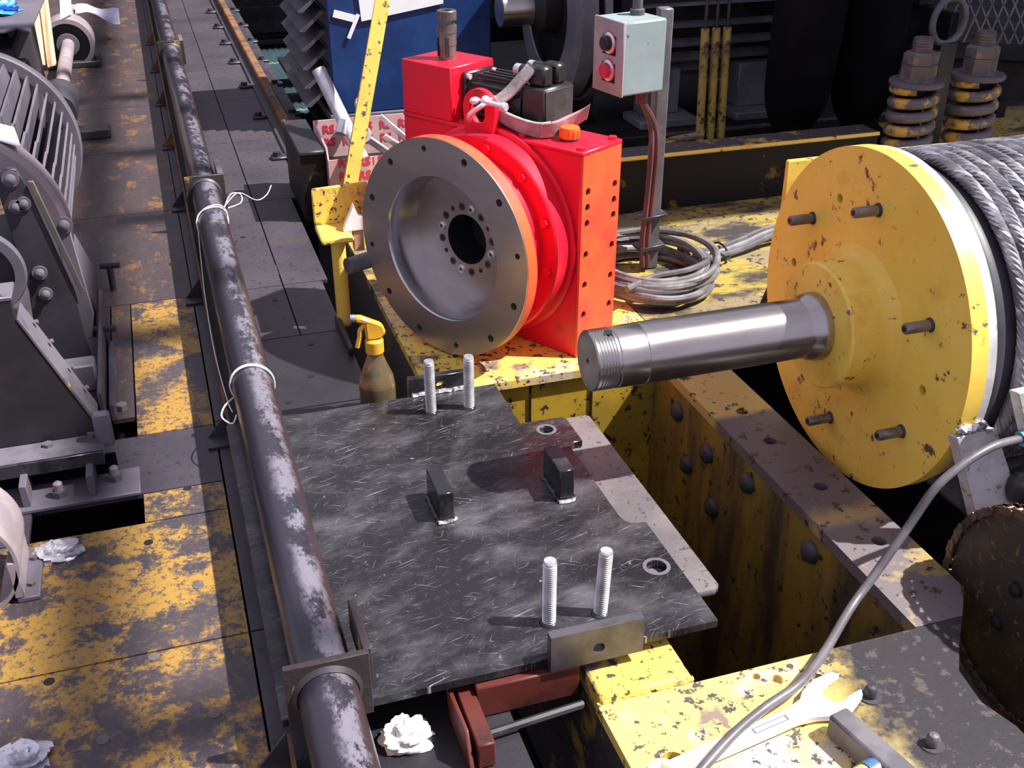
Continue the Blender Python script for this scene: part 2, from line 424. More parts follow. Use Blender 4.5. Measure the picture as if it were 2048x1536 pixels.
# ---- steel deck: plates laid on a floor
floor = thing('floor', (0, 3, 0), kind='structure')
rows = [0.30, 0.88, 1.73, 2.578, 3.415, 4.285, 5.15, 5.97, 6.70, 7.51, 8.35, 9.2, 10.05, 10.9]
g = .0022
def deck(x0, x1, y0, y1, mt):
    MB().box(x0+g, x1-g, y0+g, y1-g, -.012, 0).build('deck_plate', mt, floor, smooth=0)
for y0, y1 in zip(rows, rows[1:]):
    for x0, x1 in ((-2.4, -1.5), (-1.5, -.70)): deck(x0, x1, y0, y1, 'deck')
    if y0 == 1.73:
        deck(-.70, .02, 1.73, 2.17, 'deck_painted'); deck(-.70, -.405, 2.17, 2.29, 'deck'); deck(-.165, .02, 2.17, 2.29, 'deck_painted')
        deck(-.70, .02, 2.29, 2.565, 'deck')
    elif y0 == 2.578:
        deck(-.70, -.232, 2.565, 3.415, 'deck'); deck(-.232, -.172, 2.665, 3.415, 'deck_worn'); deck(-.172, .02, 2.565, 3.415, 'deck_painted')
    else:
        deck(-.70, .02, y0, y1, 'deck_painted' if y0 < 3 else 'deck_worn')
    deck(.02, .175, y0, y1, 'deck')
    if y0 < 2.5:
        deck(.175, .440, y0, y1, 'deck_shaded')
    elif y0 < 3.4:
        deck(.175, .440, y0, 3.02, 'deck_shaded'); deck(.175, .31, 3.02, y1, 'deck'); deck(.31, .44, 3.02, y1, 'deck')
    else:
        deck(.175, .31, y0, y1, 'deck'); deck(.31, .46 if y0 < 4 else .675, y0, y1, 'deck')
for k, (x, y) in enumerate(((-.16, 1.715), (-.251, 1.528), (-.062, 1.531), (-.065, 1.906), (-.255, 1.894), (.0, 1.70))):
    MB().cyl((x, y, -.002), (x, y, .0015), .0115, n=14).build('floor_plug', 'plug', floor)
for x, y in ((-.346, 1.707), (-.158, 2.091), (-.064, 2.281), (.27, 3.3), (.23, 3.9), (.22, 4.4), (.30, 2.75), (.22, 2.62), (.26, 1.35), (.33, 2.95)):
    MB().cyl((x, y, -.002), (x, y, .0012), .010, n=12).build('bolt_hole', 'hole_dark', floor)
# joists that carry the deck
for x in (-1.5, -.72, -.02):
    MB().box(x-.012, x+.012, .3, 10.9, -.10, -.013).build('joist', 'under_dark', floor, smooth=0)

# ---- low rusty channel bolted to the deck under the pipe, with gusset brackets
chn = thing('floor_channel', (.11, 4, 0), 'low rusty steel channel on the deck under the long pipe', 'channel')
for y0, y1 in ((.75, 1.37), (2.42, 10.5)):
    MB().box(.05, .056, y0, y1, 0, .072).build('web', 'rust', chn, smooth=0)
    MB().box(.169, .175, y0, y1, 0, .072).build('web', 'rust', chn, smooth=0)
    MB().box(.056, .169, y0, y1, .002, .008).build('flange', 'dust_dark', chn, smooth=0)
for y in (1.33, 2.44, 3.345, 4.256, 5.12, 5.93, 6.72, 7.52):
    b = MB().box(-.004, .05, y-.004, y+.055, .001, .007).build('bracket', 'dust_dark', chn, smooth=0)
    MB().poly([(0, 0), (.05, 0), (.05, .062)], (.0, y+.052, .007), (1, 0, 0), (0, 0, 1), .006).build('gusset', 'rust' if y > 5 else 'dust_dark', b, smooth=0)

# ---- rust-faced rail on the deck edge with clips
rail = thing('crane_rail', (.575, 7.5, 0), 'long rusty flat rail clipped to the edge of the deck', 'rail')
MB().box(.552, .598, 4.75, 10.6, 0, .055).build('rail_bar', 'rust', rail, bevel=.006)
MB().box(.515, .645, 4.75, 10.6, 0, .012).build('rail_foot', 'dust_dark', rail)
c0 = None
for y in (4.83, 5.54, 6.2, 6.82, 7.4, 7.95, 8.55):
    for x in (.482, .648):
        if x > .6 and y < 5: continue
        c = MB().box(x-.035, x+.035, y-.03, y+.03, .0, .014).build('rail_clip', 'dust_dark', rail, bevel=.004)
        MB().hexa((x-.008, y, .014), (0, 0, 1), .034, .018).build('clip_nut', 'dust_dark', c)
gs = thing('green_sheet', (1.3, 10.6, -.9), 'pale green corrugated sheet lying below the deck edge', 'sheet')
mb = MB()
n = 30
vs = []
for j in (0, 1):
    for i in range(n+1):
        x = .85+.9*i/n
        vs.append((x, 9.0+2.6*j, -.90+(.012 if i % 2 else 0)))
mb.add(vs, [(i, i+1, n+2+i, n+1+i) for i in range(n)])
mb.add([Vector(v)-Vector((0, 0, .004)) for v in vs], [(n+1+i, n+2+i, i+1, i) for i in range(n)])
mb.build('corrugated_panel', 'green_sheet', gs, smooth=0)
MB().box(.84, 1.76, 9.9, 9.96, -.885, -.83).build('batten', 'machine_dark', gs, smooth=0)
MB().box(.84, 1.76, 9.35, 9.43, -.885, -.83).build('batten', 'machine_dark', gs, smooth=0)
dst = thing('stair_tread', (1.2, 11.6, -1.0), 'dark slatted steps going down behind the deck edge', 'stairs')
for i in range(9):
    MB().box(.78, 2.6, 11.4+i*.14, 11.5+i*.14, -.98+i*.14, -.95+i*.14).build('tread', 'machine_dark', dst, smooth=0)
MB().box(2.6, 2.64, 11.4, 12.7, -1.0, .3).build('stringer', 'machine_dark', dst, smooth=0)
MB().box(.74, .78, 11.4, 12.7, -1.0, .3).build('stringer', 'machine_dark', dst, smooth=0)
gb_ = thing('girder_end', (.515, 4.2, 0), 'short dark girder end on the deck behind the red-printed carton', 'girder')
MB().box(.47, .565, 3.98, 4.44, .255, .27).build('flange', 'dust_dark', gb_, bevel=.003)
MB().box(.475, .56, 3.99, 4.44, .0, .255).build('web', 'beam_dark', gb_, smooth=0)

walkway(False)
# ================================================================== MACHINE BED (yellow frame)
bed = thing('machine_bed', (1.0, 2.0, -.3), 'yellow painted steel machine bed carrying the gearbox and rope drum', 'machine bed')
DZ = .36
MB().box(1.003, 3.6, 1.915, 2.42, DZ-.018, DZ).build('deck_sheet', 'yellow_dull', bed, smooth=0, label='grimy yellow deck sheet under the cable coil')
MB().box(.44, 1.0, 1.915, 2.42, DZ-.018, DZ).build('deck_sheet', 'yellow_deck', bed, smooth=0, label='chipped yellow deck sheet under the red gearbox')
MB().box(.56, 3.6, 3.423, 5.2, DZ-.018, DZ).build('deck_sheet', 'machine_dark', bed, smooth=0, label='dark deck sheet under the blue cabinet')
MB().box(.44, 3.6, 2.423, 3.42, DZ-.018, DZ).build('deck_sheet', 'yellow_dull', bed, smooth=0, label='grimy yellow deck sheet in front of the rear beam')
MB().box(.12, .44, .2, 3.6, -.02, -.001).build('pit_floor', 'pit_floor', bed, smooth=0, label='dark gap floor between walkway and yellow deck')
MB().box(.440, .452, 1.925, 3.42, 0, DZ-.018).build('side_web', 'flange_dark', bed, smooth=0, label='grimy side of the yellow deck')
MB().box(.452, .95, 1.925, 1.94, -.35, DZ-.018).build('front_web', 'yellow_spot', bed, smooth=0)
for x in (.66, .80):
    MB().box(x, x+.004, 1.9215, 1.9255, -.35, DZ-.018).build('seam', 'hole_dark', bed, smooth=0)
# girder between pit and drum
holes = [(1.0, 1.60), (1.0, 1.49), (1.005, 1.33), (1.01, 1.19)]
MB().poly([(.948, 1.006), (1.030, 1.006), (1.075, 1.06), (1.075, 1.925), (.948, 1.925)], (0, 0, DZ-.022), (1, 0, 0), (0, 1, 0), .022,
          [circle(x, y, .0125, 18) for x, y in ((1.012, 1.652), (1.008, 1.536), (1.016, 1.372), (1.020, 1.203))]).build('girder_flange', 'beam_top', bed, smooth=0, label='worn girder flange with bolt holes')
MB().box(0.950, .968, .99, 1.93, -.4, DZ-.022).build('girder_web', 'yellow_wall', bed, smooth=0, label='oily streaked girder wall of the pit')
for yy, zz in ((1.80, .29), (1.66, .27), (1.74, .195), (1.62, .165), (1.50, .30), (1.28, .30)):
    MB().lathe([(0, .021), (.006, .0205), (.012, .016), (.016, .008), (.017, 0)], (.950, yy, zz), (-1, 0, 0), 16).build('rivet', 'dust_dark', bed)
# near deck, stub beam, pit bottom
nh = [circle(.70, .975, .008, 12), circle(.675, .988, .006, 10), circle(.755, .957, .010, 14), circle(.50, .885, .017, 16)]
MB().poly([(.445, .3), (.955, .3), (.955, .80), (.940, .85), (.950, .91), (.985, .955), (1.028, 1.004), (.588, 1.004), (.588, 1.01), (.445, 1.01)], (0, 0, DZ-.018), (1, 0, 0), (0, 1, 0), .018, nh
          ).build('near_deck', 'near_deck', bed, smooth=0, label='chipped yellow deck sheet under the spanner')
MB().box(.445, .46, .3, 1.008, -.4, DZ-.018).build('side_web', 'yellow_grimy', bed, smooth=0)
MB().box(.46, .955, .985, 1.0, -.4, DZ-.018).build('pit_end_web', 'yellow_wall', bed, smooth=0)
MB().box(.450, .586, 1.006, 1.40, DZ-.03, .370).build('stub_beam', 'yellow_deck', bed, bevel=.004, label='stub beam under the black plate')
MB().box(.452, .465, 1.01, 1.93, -.4, DZ-.03).build('side_web', 'yellow_grimy', bed, smooth=0)
MB().box(.46, .95, 1.06, 1.11, -.10, -.03).build('cross_member', 'yellow_wall', bed, smooth=0)
MB().box(.66, .70, 1.11, 1.92, -.14, -.09).build('cross_member', 'yellow_wall', bed, smooth=0)
MB().box(.46, .95, 1.0, 1.93, -.42, -.40).build('pit_pan', 'under_dark', bed, smooth=0)
for x, y, mt in ((.803, .906, 'dust_dark'), (.829, .807, 'nut')):
    b = MB().lathe([(0, .017), (.002, .016)], (x, y, DZ), (0, 0, 1), 18).build('washer', 'dust_dark', bed)
    MB().lathe([(0, .009), (.010, .009), (.015, .006), (.0165, 0)], (x, y, DZ+.003), (0, 0, 1), 14).build('bolt_stub', mt, b)
# weld bead between the stub beam and near deck
rnd = random.Random(3)
MB().tube([(.452+.136*i/26, 1.008+rnd.uniform(-.002, .002), .361+rnd.uniform(0, .002)) for i in range(27)], .004, 6).build('weld_bead', 'yellow_deck', bed)
# plate beside the drum, cross bar and rear beam
MB().box(1.262, 1.66, 1.985, 2.0, DZ, .745).build('upright_plate', 'yellow', bed, bevel=.002, label='yellow upright plate behind the drum cheek')
MB().box(.965, 1.262, 1.86, 1.925, .335, .352).build('cross_bar', 'dust_dark', bed, bevel=.002)
rb = MB().box(.95, 2.06, 2.77, 2.86, .515, .53).build('rear_flange', 'yellow_grimy', bed, bevel=.004, label='dirty rear beam flange')
MB().tube([(.95, 2.772, .523), (2.06, 2.772, .523)], .006, 8).build('edge_bead', 'yellow', rb)
MB().box(.95, 2.06, 2.775, 2.79, DZ, .515).build('rear_web', 'beam_dark', bed, smooth=0)
MB().box(1.30, 2.9, 3.38, 4.5, DZ, .395).build('motor_plinth', 'machine_dark', bed, bevel=.004)
MB().tube([(1.62, 3.378, .392), (2.6, 3.378, .392)], .008, 8).build('edge_bead', 'yellow_grimy', bed)
MB().poly([(0, 0), (.16, .03), (.18, .07), (.04, .05)], (1.46, 3.0, .475), (1, .1, 0), (0, 1, 0), .012).build('bracket', 'yellow_dull', bed, bevel=.003)
MB().box(1.50, 1.53, 3.02, 3.08, DZ, .475).build('bracket_leg', 'yellow_grimy', bed, smooth=0)

# ================================================================== BLACK MOUNTING PLATE
mp_ = thing('mounting_plate', (.345, 1.457, .386), 'black steel mounting plate with four upright studs lying under the pipe', 'steel plate')
R_ = .012
outer = [(.035, 1.07), (.655, 1.07), (.655, 1.322), (.632, 1.325), (.624, 1.335), (.620, 1.35), (.620, 1.57), (.624, 1.582), (.632, 1.588),
         (.648, 1.588), (.648, 1.672), (.640, 1.680), (.560, 1.682), (.560, 1.845), (.035, 1.845)]
MB().poly(outer, (0, 0, .386), (1, 0, 0), (0, 1, 0), .014, [circle(.598, 1.644, .013, 24), circle(.622, 1.209, .0155, 24)]).build('plate', 'plate_black', mp_, bevel=.0012)
for x, y, r in ((.598, 1.644, .013), (.622, 1.209, .0155)):
    mb = MB(); mb.lathe([(0, r+.006), (.0006, r+.006), (.0006, r)], (x, y, .4001), (0, 0, 1), 28, cap=False); mb.build('bore_ring', 'dust', mp_)
def stud(x, y, tx, ty, h=.112):
    d = Vector((tx, ty, 1)).normalized(); pr = []
    p = .0034; nn = int((h-.004)/p)
    pr.append((0, .0088))
    for i in range(nn):
        pr += [(i*p+.0008, .0088), (i*p+.0017, .0102), (i*p+.0026, .0102), (i*p+.0033, .0088)]
    pr += [(h-.003, .0100), (h, .0085)]
    s_ = MB().lathe(pr, (x, y, .3995), d, 18).build('stud', 'zinc', mp_, smooth=30)
    MB().lathe([(0, .014), (.003, .0125), (.0045, .010)], (x, y, .400), (0, 0, 1), 18).build('stud_weld', 'gloss_black', s_)
stud(.4225, 1.139, .0, .0); stud(.4995, 1.135, .05, .01); stud(.411, 1.772, -.01, 0); stud(.485, 1.768, .005, 0)
for x0, y0, y1, zt in ((.335, 1.422, 1.502, .0545), (.540, 1.416, 1.498, .060)):
    b = MB().box(x0, x0+.026, y0, y1, .3995, .40+zt).build('stop_block', 'gloss_black', mp_, bevel=.0015)
    rnd = random.Random(int(x0*1000))
    loop = []
    for i in range(40):
        t = i/40*4; s = int(t); q = t-s
        c = [(x0, y0), (x0+.026, y0), (x0+.026, y1), (x0, y1)]
        a, b2 = c[s], c[(s+1) % 4]
        loop.append((a[0]+(b2[0]-a[0])*q+rnd.uniform(-.0015, .0015), a[1]+(b2[1]-a[1])*q+rnd.uniform(-.0015, .0015), .4015+rnd.uniform(-.001, .001)))
    MB().tube(loop, .0048, 6, closed=True).build('weld_bead', 'gloss_black', b)
    MB().tube([(x0-.002, y0-.003, .402), (x0+.01, y0-.005, .402), (x0+.022, y0-.004, .402), (x0+.029, y0+.002, .402)], .0035, 6).build('weld_splash', 'weld', b)
# edge lugs with a hole
lug = MB().poly([(0, 0), (.136, 0), (.136, .060), (0, .060)], (.395, 1.070, .389), (1, 0, 0), (0, 0, 1), .015, [circle(.070, .024, .0085, 20)]).build('edge_lug', 'dark_steel', mp_, bevel=.001)
MB().tube([(.400+.125*i/20, 1.074+random.uniform(-.001, .001), .402) for i in range(21)], .004, 6).build('weld_bead', 'gloss_black', lug)
lug = MB().poly([(0, 0), (.13, 0), (.13, .048), (0, .048)], (.385, 1.860, .389), (1, 0, 0), (0, 0, 1), .015, [circle(.064, .026, .0085, 20)]).build('edge_lug', 'gloss_black', mp_, bevel=.001)
MB().tube([(.39+.12*i/24, 1.843+random.uniform(-.002, .002), .402+random.uniform(-.001, .001)) for i in range(25)], .005, 6).build('weld_bead', 'weld', lug)
# plate beneath
MB().poly([(.20, 1.165), (.692, 1.150), (.703, 1.158), (.703, 1.690), (.697, 1.697), (.20, 1.697)], (0, 0, .3715), (1, 0, 0), (0, 1, 0), .0135).build(
    'backing_plate', 'plate_grey', bevel=.0015, label='bare grey steel plate sticking out from beneath the black plate', cat='steel plate')

# red bracket on the deck under the plate
rbk = thing('red_bracket', (.36, 1.08, .33), 'red painted angle bracket lying on the deck under the black plate', 'bracket')
MB().box(.292, .440, 1.060, 1.082, .331, .384).build('arm', 'red_rust', rbk, bevel=.002)
MB().box(.268, .292, .975, 1.10, .331, .372).build('side_plate', 'red_rust', rbk, bevel=.002)
MB().poly([(0, 0), (.11, 0), (.125, .045), (.03, .052)], (.262, .965, .331), (0, 1, 0), (0, 0, 1), -.006).build('edge_plate', 'red_rust', rbk, bevel=.001)
MB().tube([(.295, 1.020, .340), (.435, 1.032, .340)], .0065, 8).build('rod', 'black', rbk)
crumple((.190, 1.052, .3308), (.034, .026, .040), 8, n=28, amp=.24).build('white_rag', 'rag', label='crumpled white rag beside the near collar of the pipe', cat='rag')
MB().ball((.70, 1.14, .075-.10), (.028, .028, .032)).build('white_ball', 'paper', label='pale rounded ball down in the pit beside the stub beam', cat='ball')

# ================================================================== PIPE
pa = thing('long_pipe', (.095, 3.5, .40), 'long dark steel pipe with scuffed grey streaks and welded collar plates', 'pipe')
PX, PZ, PR = .0955, .4425, .0385
pts = [(PX, .75), (PX, 9.0)]
MB().cyl((PX, .60, PZ), (PX, 8.1, PZ), PR, n=40).build('pipe_tube', 'pipe', pa)
for y, rgt in ((1.058, True), (3.09, False), (5.02, False)):
    o = .016
    c = MB().poly([(-.052, -.05), (.056, -.05), (.056, .052), (-.052, .052)], (PX, y+.006, PZ), (1, 0, 0), (0, 0, 1), .010, [circle(0, 0, PR+.0005, 30)]).build('collar_plate', 'rust_edge', pa, bevel=.001)
    MB().lathe([(0, PR+.001), (0, PR+.007), (.006, PR+.0015)], (PX, y-.004, PZ), (0, -1, 0), 30, cap=False).build('weld_ring', 'dust_dark', c)
    if rgt: MB().poly([(0, 0), (.115, 0), (.115, .050), (.10, .062), (0, .062)], (PX+.050, y+.004, PZ-.01), (0, 1, 0), (0, 0, 1), .010).build('side_fin', 'rust_edge', c, bevel=.001)
    else: MB().box(PX+.040, PX+.056, y+.005, y+.16, PZ-.02, PZ+.047).build('side_fin', 'dust', c, bevel=.001)
# tie strings
st = thing('tie_string', (PX, 2.85, PZ), 'white string knotted round the pipe with a loose bow', 'string')
def ring(y, k, r=PR+.0032, a0=0, a1=2*PI, n=30, slant=0): return [(PX+r*math.cos(a0+(a1-a0)*i/n), y+k*math.sin(3*(a0+(a1-a0)*i/n))+slant*math.cos(a0+(a1-a0)*i/n), PZ+r*math.sin(a0+(a1-a0)*i/n)) for i in range(n+1)]
MB().tube(ring(2.86, .004, slant=.03), .0017, 6).build('turn', 'string', st)
MB().tube(ring(2.85, .006, slant=.015), .0017, 6).build('turn', 'string', st)
MB().tube(spline([(PX+.036, 2.88, PZ+.025), (PX+.06, 2.94, PZ+.04), (PX+.085, 2.93, PZ+.04), (PX+.08, 2.88, PZ+.034), (PX+.045, 2.87, PZ+.026)], 8), .0016, 6).build('bow_loop', 'string', st)
MB().tube(spline([(PX+.04, 2.89, PZ+.028), (PX+.08, 2.93, PZ+.045), (PX+.12, 2.87, PZ+.04), (PX+.15, 2.89, PZ+.045), (PX+.17, 2.95, PZ+.05)], 8), .0013, 6).build('loose_end', 'string', st)
MB().tube(spline([(PX-.038, 2.86, PZ), (PX-.052, 2.5, PZ-.03), (PX-.056, 2.2, PZ-.05), (PX-.050, 1.95, PZ-.04), (PX-.045, 1.87, PZ-.03)], 8), .0012, 5).build('loose_end', 'string', st)
st = thing('tie_wire', (PX, 1.93, PZ), 'pale wire turned twice round the pipe with a curled tail', 'wire')
for dy in (0, .005):
    MB().tube(ring(1.91+dy, 0, slant=-.004), .0016, 6).build('turn', 'string', st)
MB().tube(spline([(PX-.038, 1.89, PZ-.01), (PX-.058, 1.86, PZ-.01), (PX-.066, 1.83, PZ-.015), (PX-.05, 1.80, PZ-.015), (PX-.040, 1.82, PZ-.01)], 8), .0016, 6).build('tail', 'string', st)

TZ = DZ+.0008   # things rest on the deck paint
# ================================================================== RED GEARBOX
AZ = math.radians(32); TILT = math.radians(0.7)
GN = Vector((-math.cos(AZ), -math.sin(AZ), 0)); GU = Vector((math.sin(AZ), -math.cos(AZ), 0)); G0 = Vector((.515, 2.082, 0))
def gp(u, w_, z):
    dw, dz = w_+.30, z-TZ
    w2 = -.30+dw*math.cos(TILT)-dz*math.sin(TILT); z2 = TZ+dw*math.sin(TILT)+dz*math.cos(TILT)
    return G0+GU*u+GN*w2+Vector((0, 0, z2))
gN = (gp(0, 1, 0)-gp(0, 0, 0)).normalized(); gZ = (gp(0, 0, 1)-gp(0, 0, 0)).normalized(); gU = GU.copy()
gbx = thing('gearbox', gp(0, -.23, TZ), 'bright red gearbox with a bare steel flange standing on the yellow deck', 'gearbox')
def gbox(u0, u1, w0, w1, z0, z1):
    return MB().obox(gp((u0+u1)/2, (w0+w1)/2, (z0+z1)/2), gU*(u1-u0)/2, gN*(w1-w0)/2, gZ*(z1-z0)/2)
ZC = .596
# housing: main block with tapped end face
hs = gbox(-.262, .232, -.297, -.167, TZ, .802).build('housing', 'red', gbx, bevel=.002)
ep_h = [circle(w_, z, .0085, 14) for z in (.726, .693, .659, .591, .523, .455) for w_ in (-.186,)]+[circle(w_, z, .0085, 14) for z in (.721, .687, .654, .587, .517, .450) for w_ in (-.279,)]
# face in (w,z): U=-gN?  U x V must point along +gU
MB().poly([(-.297, TZ), (-.167, TZ), (-.167, .802), (-.297, .802)], gp(.2325, 0, 0), gN, gZ, .006, ep_h).build('end_face', 'red_side', gbx, bevel=.0006, label='orange-red end face with tapped holes') if False else None
ef = MB()
ef.poly([(-p[0], p[1]) for p in [(-.297, TZ), (-.167, TZ), (-.167, .802), (-.297, .802)]], gp(.2325, 0, 0)-gZ*0, -gN, gZ, -.0055 if False else .0055,
        [[(-q[0], q[1]) for q in h] for h in ep_h])
if (-gN).cross(gZ).dot(gU) < 0:
    ef = MB().poly([(-.297, TZ), (-.167, TZ), (-.167, .802), (-.297, .802)], gp(.2325, 0, 0), gN, gZ, .0055, ep_h)
ef.build('end_face', 'red_side', gbx, smooth=0, label='orange-red end face with two rows of tapped holes')
for h, (w_, z) in zip(ep_h, [(-.186, z) for z in (.726, .693, .659, .591, .523, .455)]+[(-.279, z) for z in (.721, .687, .654, .587, .517, .450)]):
    MB().lathe([(0, .0089), (.0006, .0089)], gp(.2326, w_, z), gU, 12).build('tapped_hole', 'hole_dark', gbx)
tc_ = gbox(-.262, .238, -.300, -.164, .802, .811).build('top_cover', 'red', gbx, bevel=.002)
for u, w_ in ((.222, -.178), (.222, -.286), (.07, -.178), (-.03, -.178), (-.095, -.178)):
    MB().hexa(gp(u, w_, .811), gZ, .016, .006).build('cover_bolt', 'red', tc_)
cap_ = MB().lathe([(0, .0195), (.018, .0205), (.022, .0195), (.0235, .015)], gp(.160, -.222, .816), gZ, 28).build('filler_cap', 'orange_cap', gbx)
MB().lathe([(0, .019), (.006, .019)], gp(.160, -.222, .811), gZ, 24).build('cap_base', 'black', cap_)
for i in range(14):
    a = 2*PI*i/14
    MB().cyl(gp(.160+.0203*math.cos(a), -.222+.0203*math.sin(a), .818), gp(.160+.0203*math.cos(a), -.222+.0203*math.sin(a), .833), .0017, n=6).build('grip_rib', 'orange_cap', cap_)
# riser with coupling sleeve
gbox(-.262, -.116, -.304, -.166, .811, .925).build('riser_block', 'red', gbx, bevel=.002)
fit_ = MB().lathe([(0, .0195), (.030, .0195), (.030, .0205), (.056, .0205), (.056, .0215), (.070, .0215), (.070, .0175), (.082, .0175), (.082, .0215), (.100, .0215), (.1015, .020), (.1015, .011), (.090, .011), (.09, 0)],
           gp(-.186, -.232, .925), gZ, 28).build('coupling_sleeve', 'brown_steel', gbx)
for k, dw in enumerate((-.012, .012)):
    MB().obox(gp(-.186+.0075, -.232+.0155, .952)+gU*(dw-.004), gU*.0009, gN*.006, gZ*.020).build('clamp_slot', 'hole_dark', fit_, smooth=0)
# flange disc
hol = [circle(.2115*math.sin(a), ZC+.2115*math.cos(a), .0078 if i % 3 else .0062, 14) for i, a in enumerate([math.radians(-10.6+30*k) for k in range(12)])]
O_ = gp(0, -.030, 0); fl = MB()
sgn = gU.cross(gZ).dot(gN)
PU = gU if sgn > 0 else -gU
fl.poly(circle(0, ZC, .2335, 120), O_, PU, gZ, .030, [circle(0, ZC, .1555, 96)]+[[(p[0], p[1]) for p in h] for h in hol])
flo = fl.build('flange_disc', 'steel', gbx, smooth=20, label='bare machined steel flange disc with bolt holes')
MB().lathe([(.0, .158), (.0, .2330), (.002, .2330)], gp(0, -.0315, ZC), -gN, 96, cap=False).build('flange_back', 'red', gbx)
for h in hol:
    cx = sum(p[0] for p in h)/len(h); cy = sum(p[1] for p in h)/len(h)
    MB().lathe([(0, .0092), (.0006, .0092)], O_+PU*cx+gZ*cy+gN*.0005, gN, 12).build('bolt_bore', 'hole_dark', flo)
MB().lathe([(0, .2339), (.027, .2339)], gp(0, -.0305, ZC), gN, 120, cap=False).build('painted_rim', 'red_side', flo, label='orange-red painted rim')
# bore with shoulder, floor ring and dark through hole
MB().lathe([(0, .1555), (-.004, .1525), (-.050, .1525), (-.082, .149)], gp(0, 0, ZC), gN, 96, cap=False).build('bore_wall', 'steel_bore', flo)
def srot(a, r): return (r*math.sin(a), ZC+r*math.cos(a))
MB().poly(circle(0, ZC, .150, 96), gp(0, -.086, 0), PU, gZ, .004, [circle(0, ZC, .0547, 64)]).build('bore_floor', 'steel', flo, smooth=20)
MB().lathe([(0, .0548), (-.05, .052), (-.075, .050), (-.075, 0)], gp(0, -.082, ZC), gN, 48, cap=False).build('shaft_hole', 'hole_dark', flo)
for k in range(16):
    a = math.radians(12.5+22.5*k)
    c = gp(0, -.082, ZC)+PU*(.072*math.sin(a))+gZ*(.072*math.cos(a))
    if k % 4 == 0:
        s_ = MB().lathe([(0, .0095), (.0035, .0095), (.0042, .0085)], c, gN, 18).build('plug_screw', 'zinc', flo)
        MB().hexa(c+gN*.0042, gN, .006, .0004).build('socket', 'hole_dark', s_)
    elif k % 4 == 2:
        MB().lathe([(0, .0050), (.0006, .005)], c, gN, 12).build('tapped_hole', 'hole_dark', flo)
    else:
        s_ = MB().lathe([(0, .0085), (.0008, .0085)], c, gN, 16).build('counterbore', 'dark_steel', flo)
        MB().lathe([(0, .0042), (.0005, .0042)], c+gN*.0009, gN, 10).build('socket', 'hole_dark', s_)
# red rings behind the flange
MB().lathe([(0, .150), (0, .180), (.085, .180)], gp(0, -.116, ZC), gN, 96, cap=False).build('hub_neck', 'red', gbx)
MB().lathe([(0, .218), (.040, .218), (.043, .214), (.043, .175)], gp(0, -.158, ZC), gN, 96, cap=False).build('hub_ring', 'red', gbx, smooth=30)
MB().lathe([(0, .229), (.008, .229), (.010, .225), (.010, .215)], gp(0, -.167, ZC), gN, 96, cap=False).build('hub_step', 'red', gbx, smooth=30)
for i in range(12):
    a = 2*PI*(i+.3)/12
    MB().hexa(gp(0, -.115, ZC)+PU*(.198*math.sin(a))+gZ*(.198*math.cos(a)), gN, .017, .007).build('ring_bolt', 'red', gbx)
# lifting lug
lg = []
for i in range(13):
    a = PI*i/12; lg.append((-.020+.045*math.cos(a), .858+.042*math.sin(a)))
lg += [(-.058, .78), (-.050, .71), (.016, .71), (.014, .78)]
sl = [(-.026+.021*math.cos(PI*i/8), .862+.018*math.sin(PI*i/8)) for i in range(9)]+[(-.040, .840), (-.030, .828), (-.012, .828), (-.004, .842)]
MB().poly([(p[0]*(1 if PU is gU else 1), p[1]) for p in lg], gp(0, -.160, 0), gU, gZ, (.014 if sgn > 0 else -.014), [sl]).build('lifting_lug', 'red', gbx, bevel=.001)
MB().hexa(gp(-.018, -.146, .735), gN, .017, .007).build('lug_bolt', 'red', gbx)
# servo motor
MC_W, MC_Z = -.248, .862
def mp3(u, dw, dz): return gp(u, MC_W+dw, MC_Z+dz)
def mbox(u0, u1, w0, w1, z0, z1): return gbox(u0, u1, MC_W+w0, MC_W+w1, MC_Z+z0, MC_Z+z1)
mot = mbox(-.116, -.104, -.050, .050, -.050, .050).build('servo_motor', 'motor_black', gbx, bevel=.004, label='black finned servo motor bolted to the riser')
for a, b in ((-1, -1), (-1, 1), (1, -1), (1, 1)):
    MB().lathe([(0, .006), (.007, .006)], mp3(-.104, .041*a, .041*b), gU, 12).build('motor_bolt', 'steel_bright', mot)
oc = []
for k in range(8):
    a = PI/8+PI/4*k; oc.append((.049*math.cos(a)/math.cos(PI/8), .045*math.sin(a)/math.cos(PI/8)))
cr = gN.cross(gZ).dot(gU)
MB().poly(oc if cr > 0 else [(-p[0], p[1]) for p in oc], mp3(-.104, 0, 0), gN if cr > 0 else -gN, gZ, .150).build('motor_body', 'motor_black', mot, bevel=.003)
for k in range(5):
    z = -.030+.015*k
    mbox(-.085, .035, .046, .053, z-.003, z+.003).build('cooling_rib', 'motor_black', mot, bevel=.001)
for k in range(4):
    ww = -.030+.02*k
    mbox(-.085, .035, ww-.004, ww+.004, .042, .049).build('cooling_rib', 'motor_black', mot, bevel=.001)
mbox(.050, .110, -.049, .049, -.050, .046).build('encoder_cover', 'motor_black', mot, bevel=.004)
ee = mbox(.110, .113, -.045, .045, -.046, .042).build('encoder_lid', 'motor_end', mot, bevel=.003)
for a, b in ((-1, 1), (1, 1), (1, -1), (-1, -1)):
    pass
for k, dw in enumerate((.022, -.022)):
    cb = mbox(.056, .100, dw-.016, dw+.016, .046, .086).build('connector', 'motor_black', mot, bevel=.005)
for k, dw in enumerate((.022, -.022)):
    MB().lathe([(0, .013), (.026, .013)], mp3(.056, dw, .070), -gU, 18).build('connector_plug', 'motor_black', mot)
    MB().lathe([(0, .0125), (.015, .0125), (.018, .010)], mp3(.030, dw, .070), -gU, 18).build('connector_ferrule', 'zinc', mot)

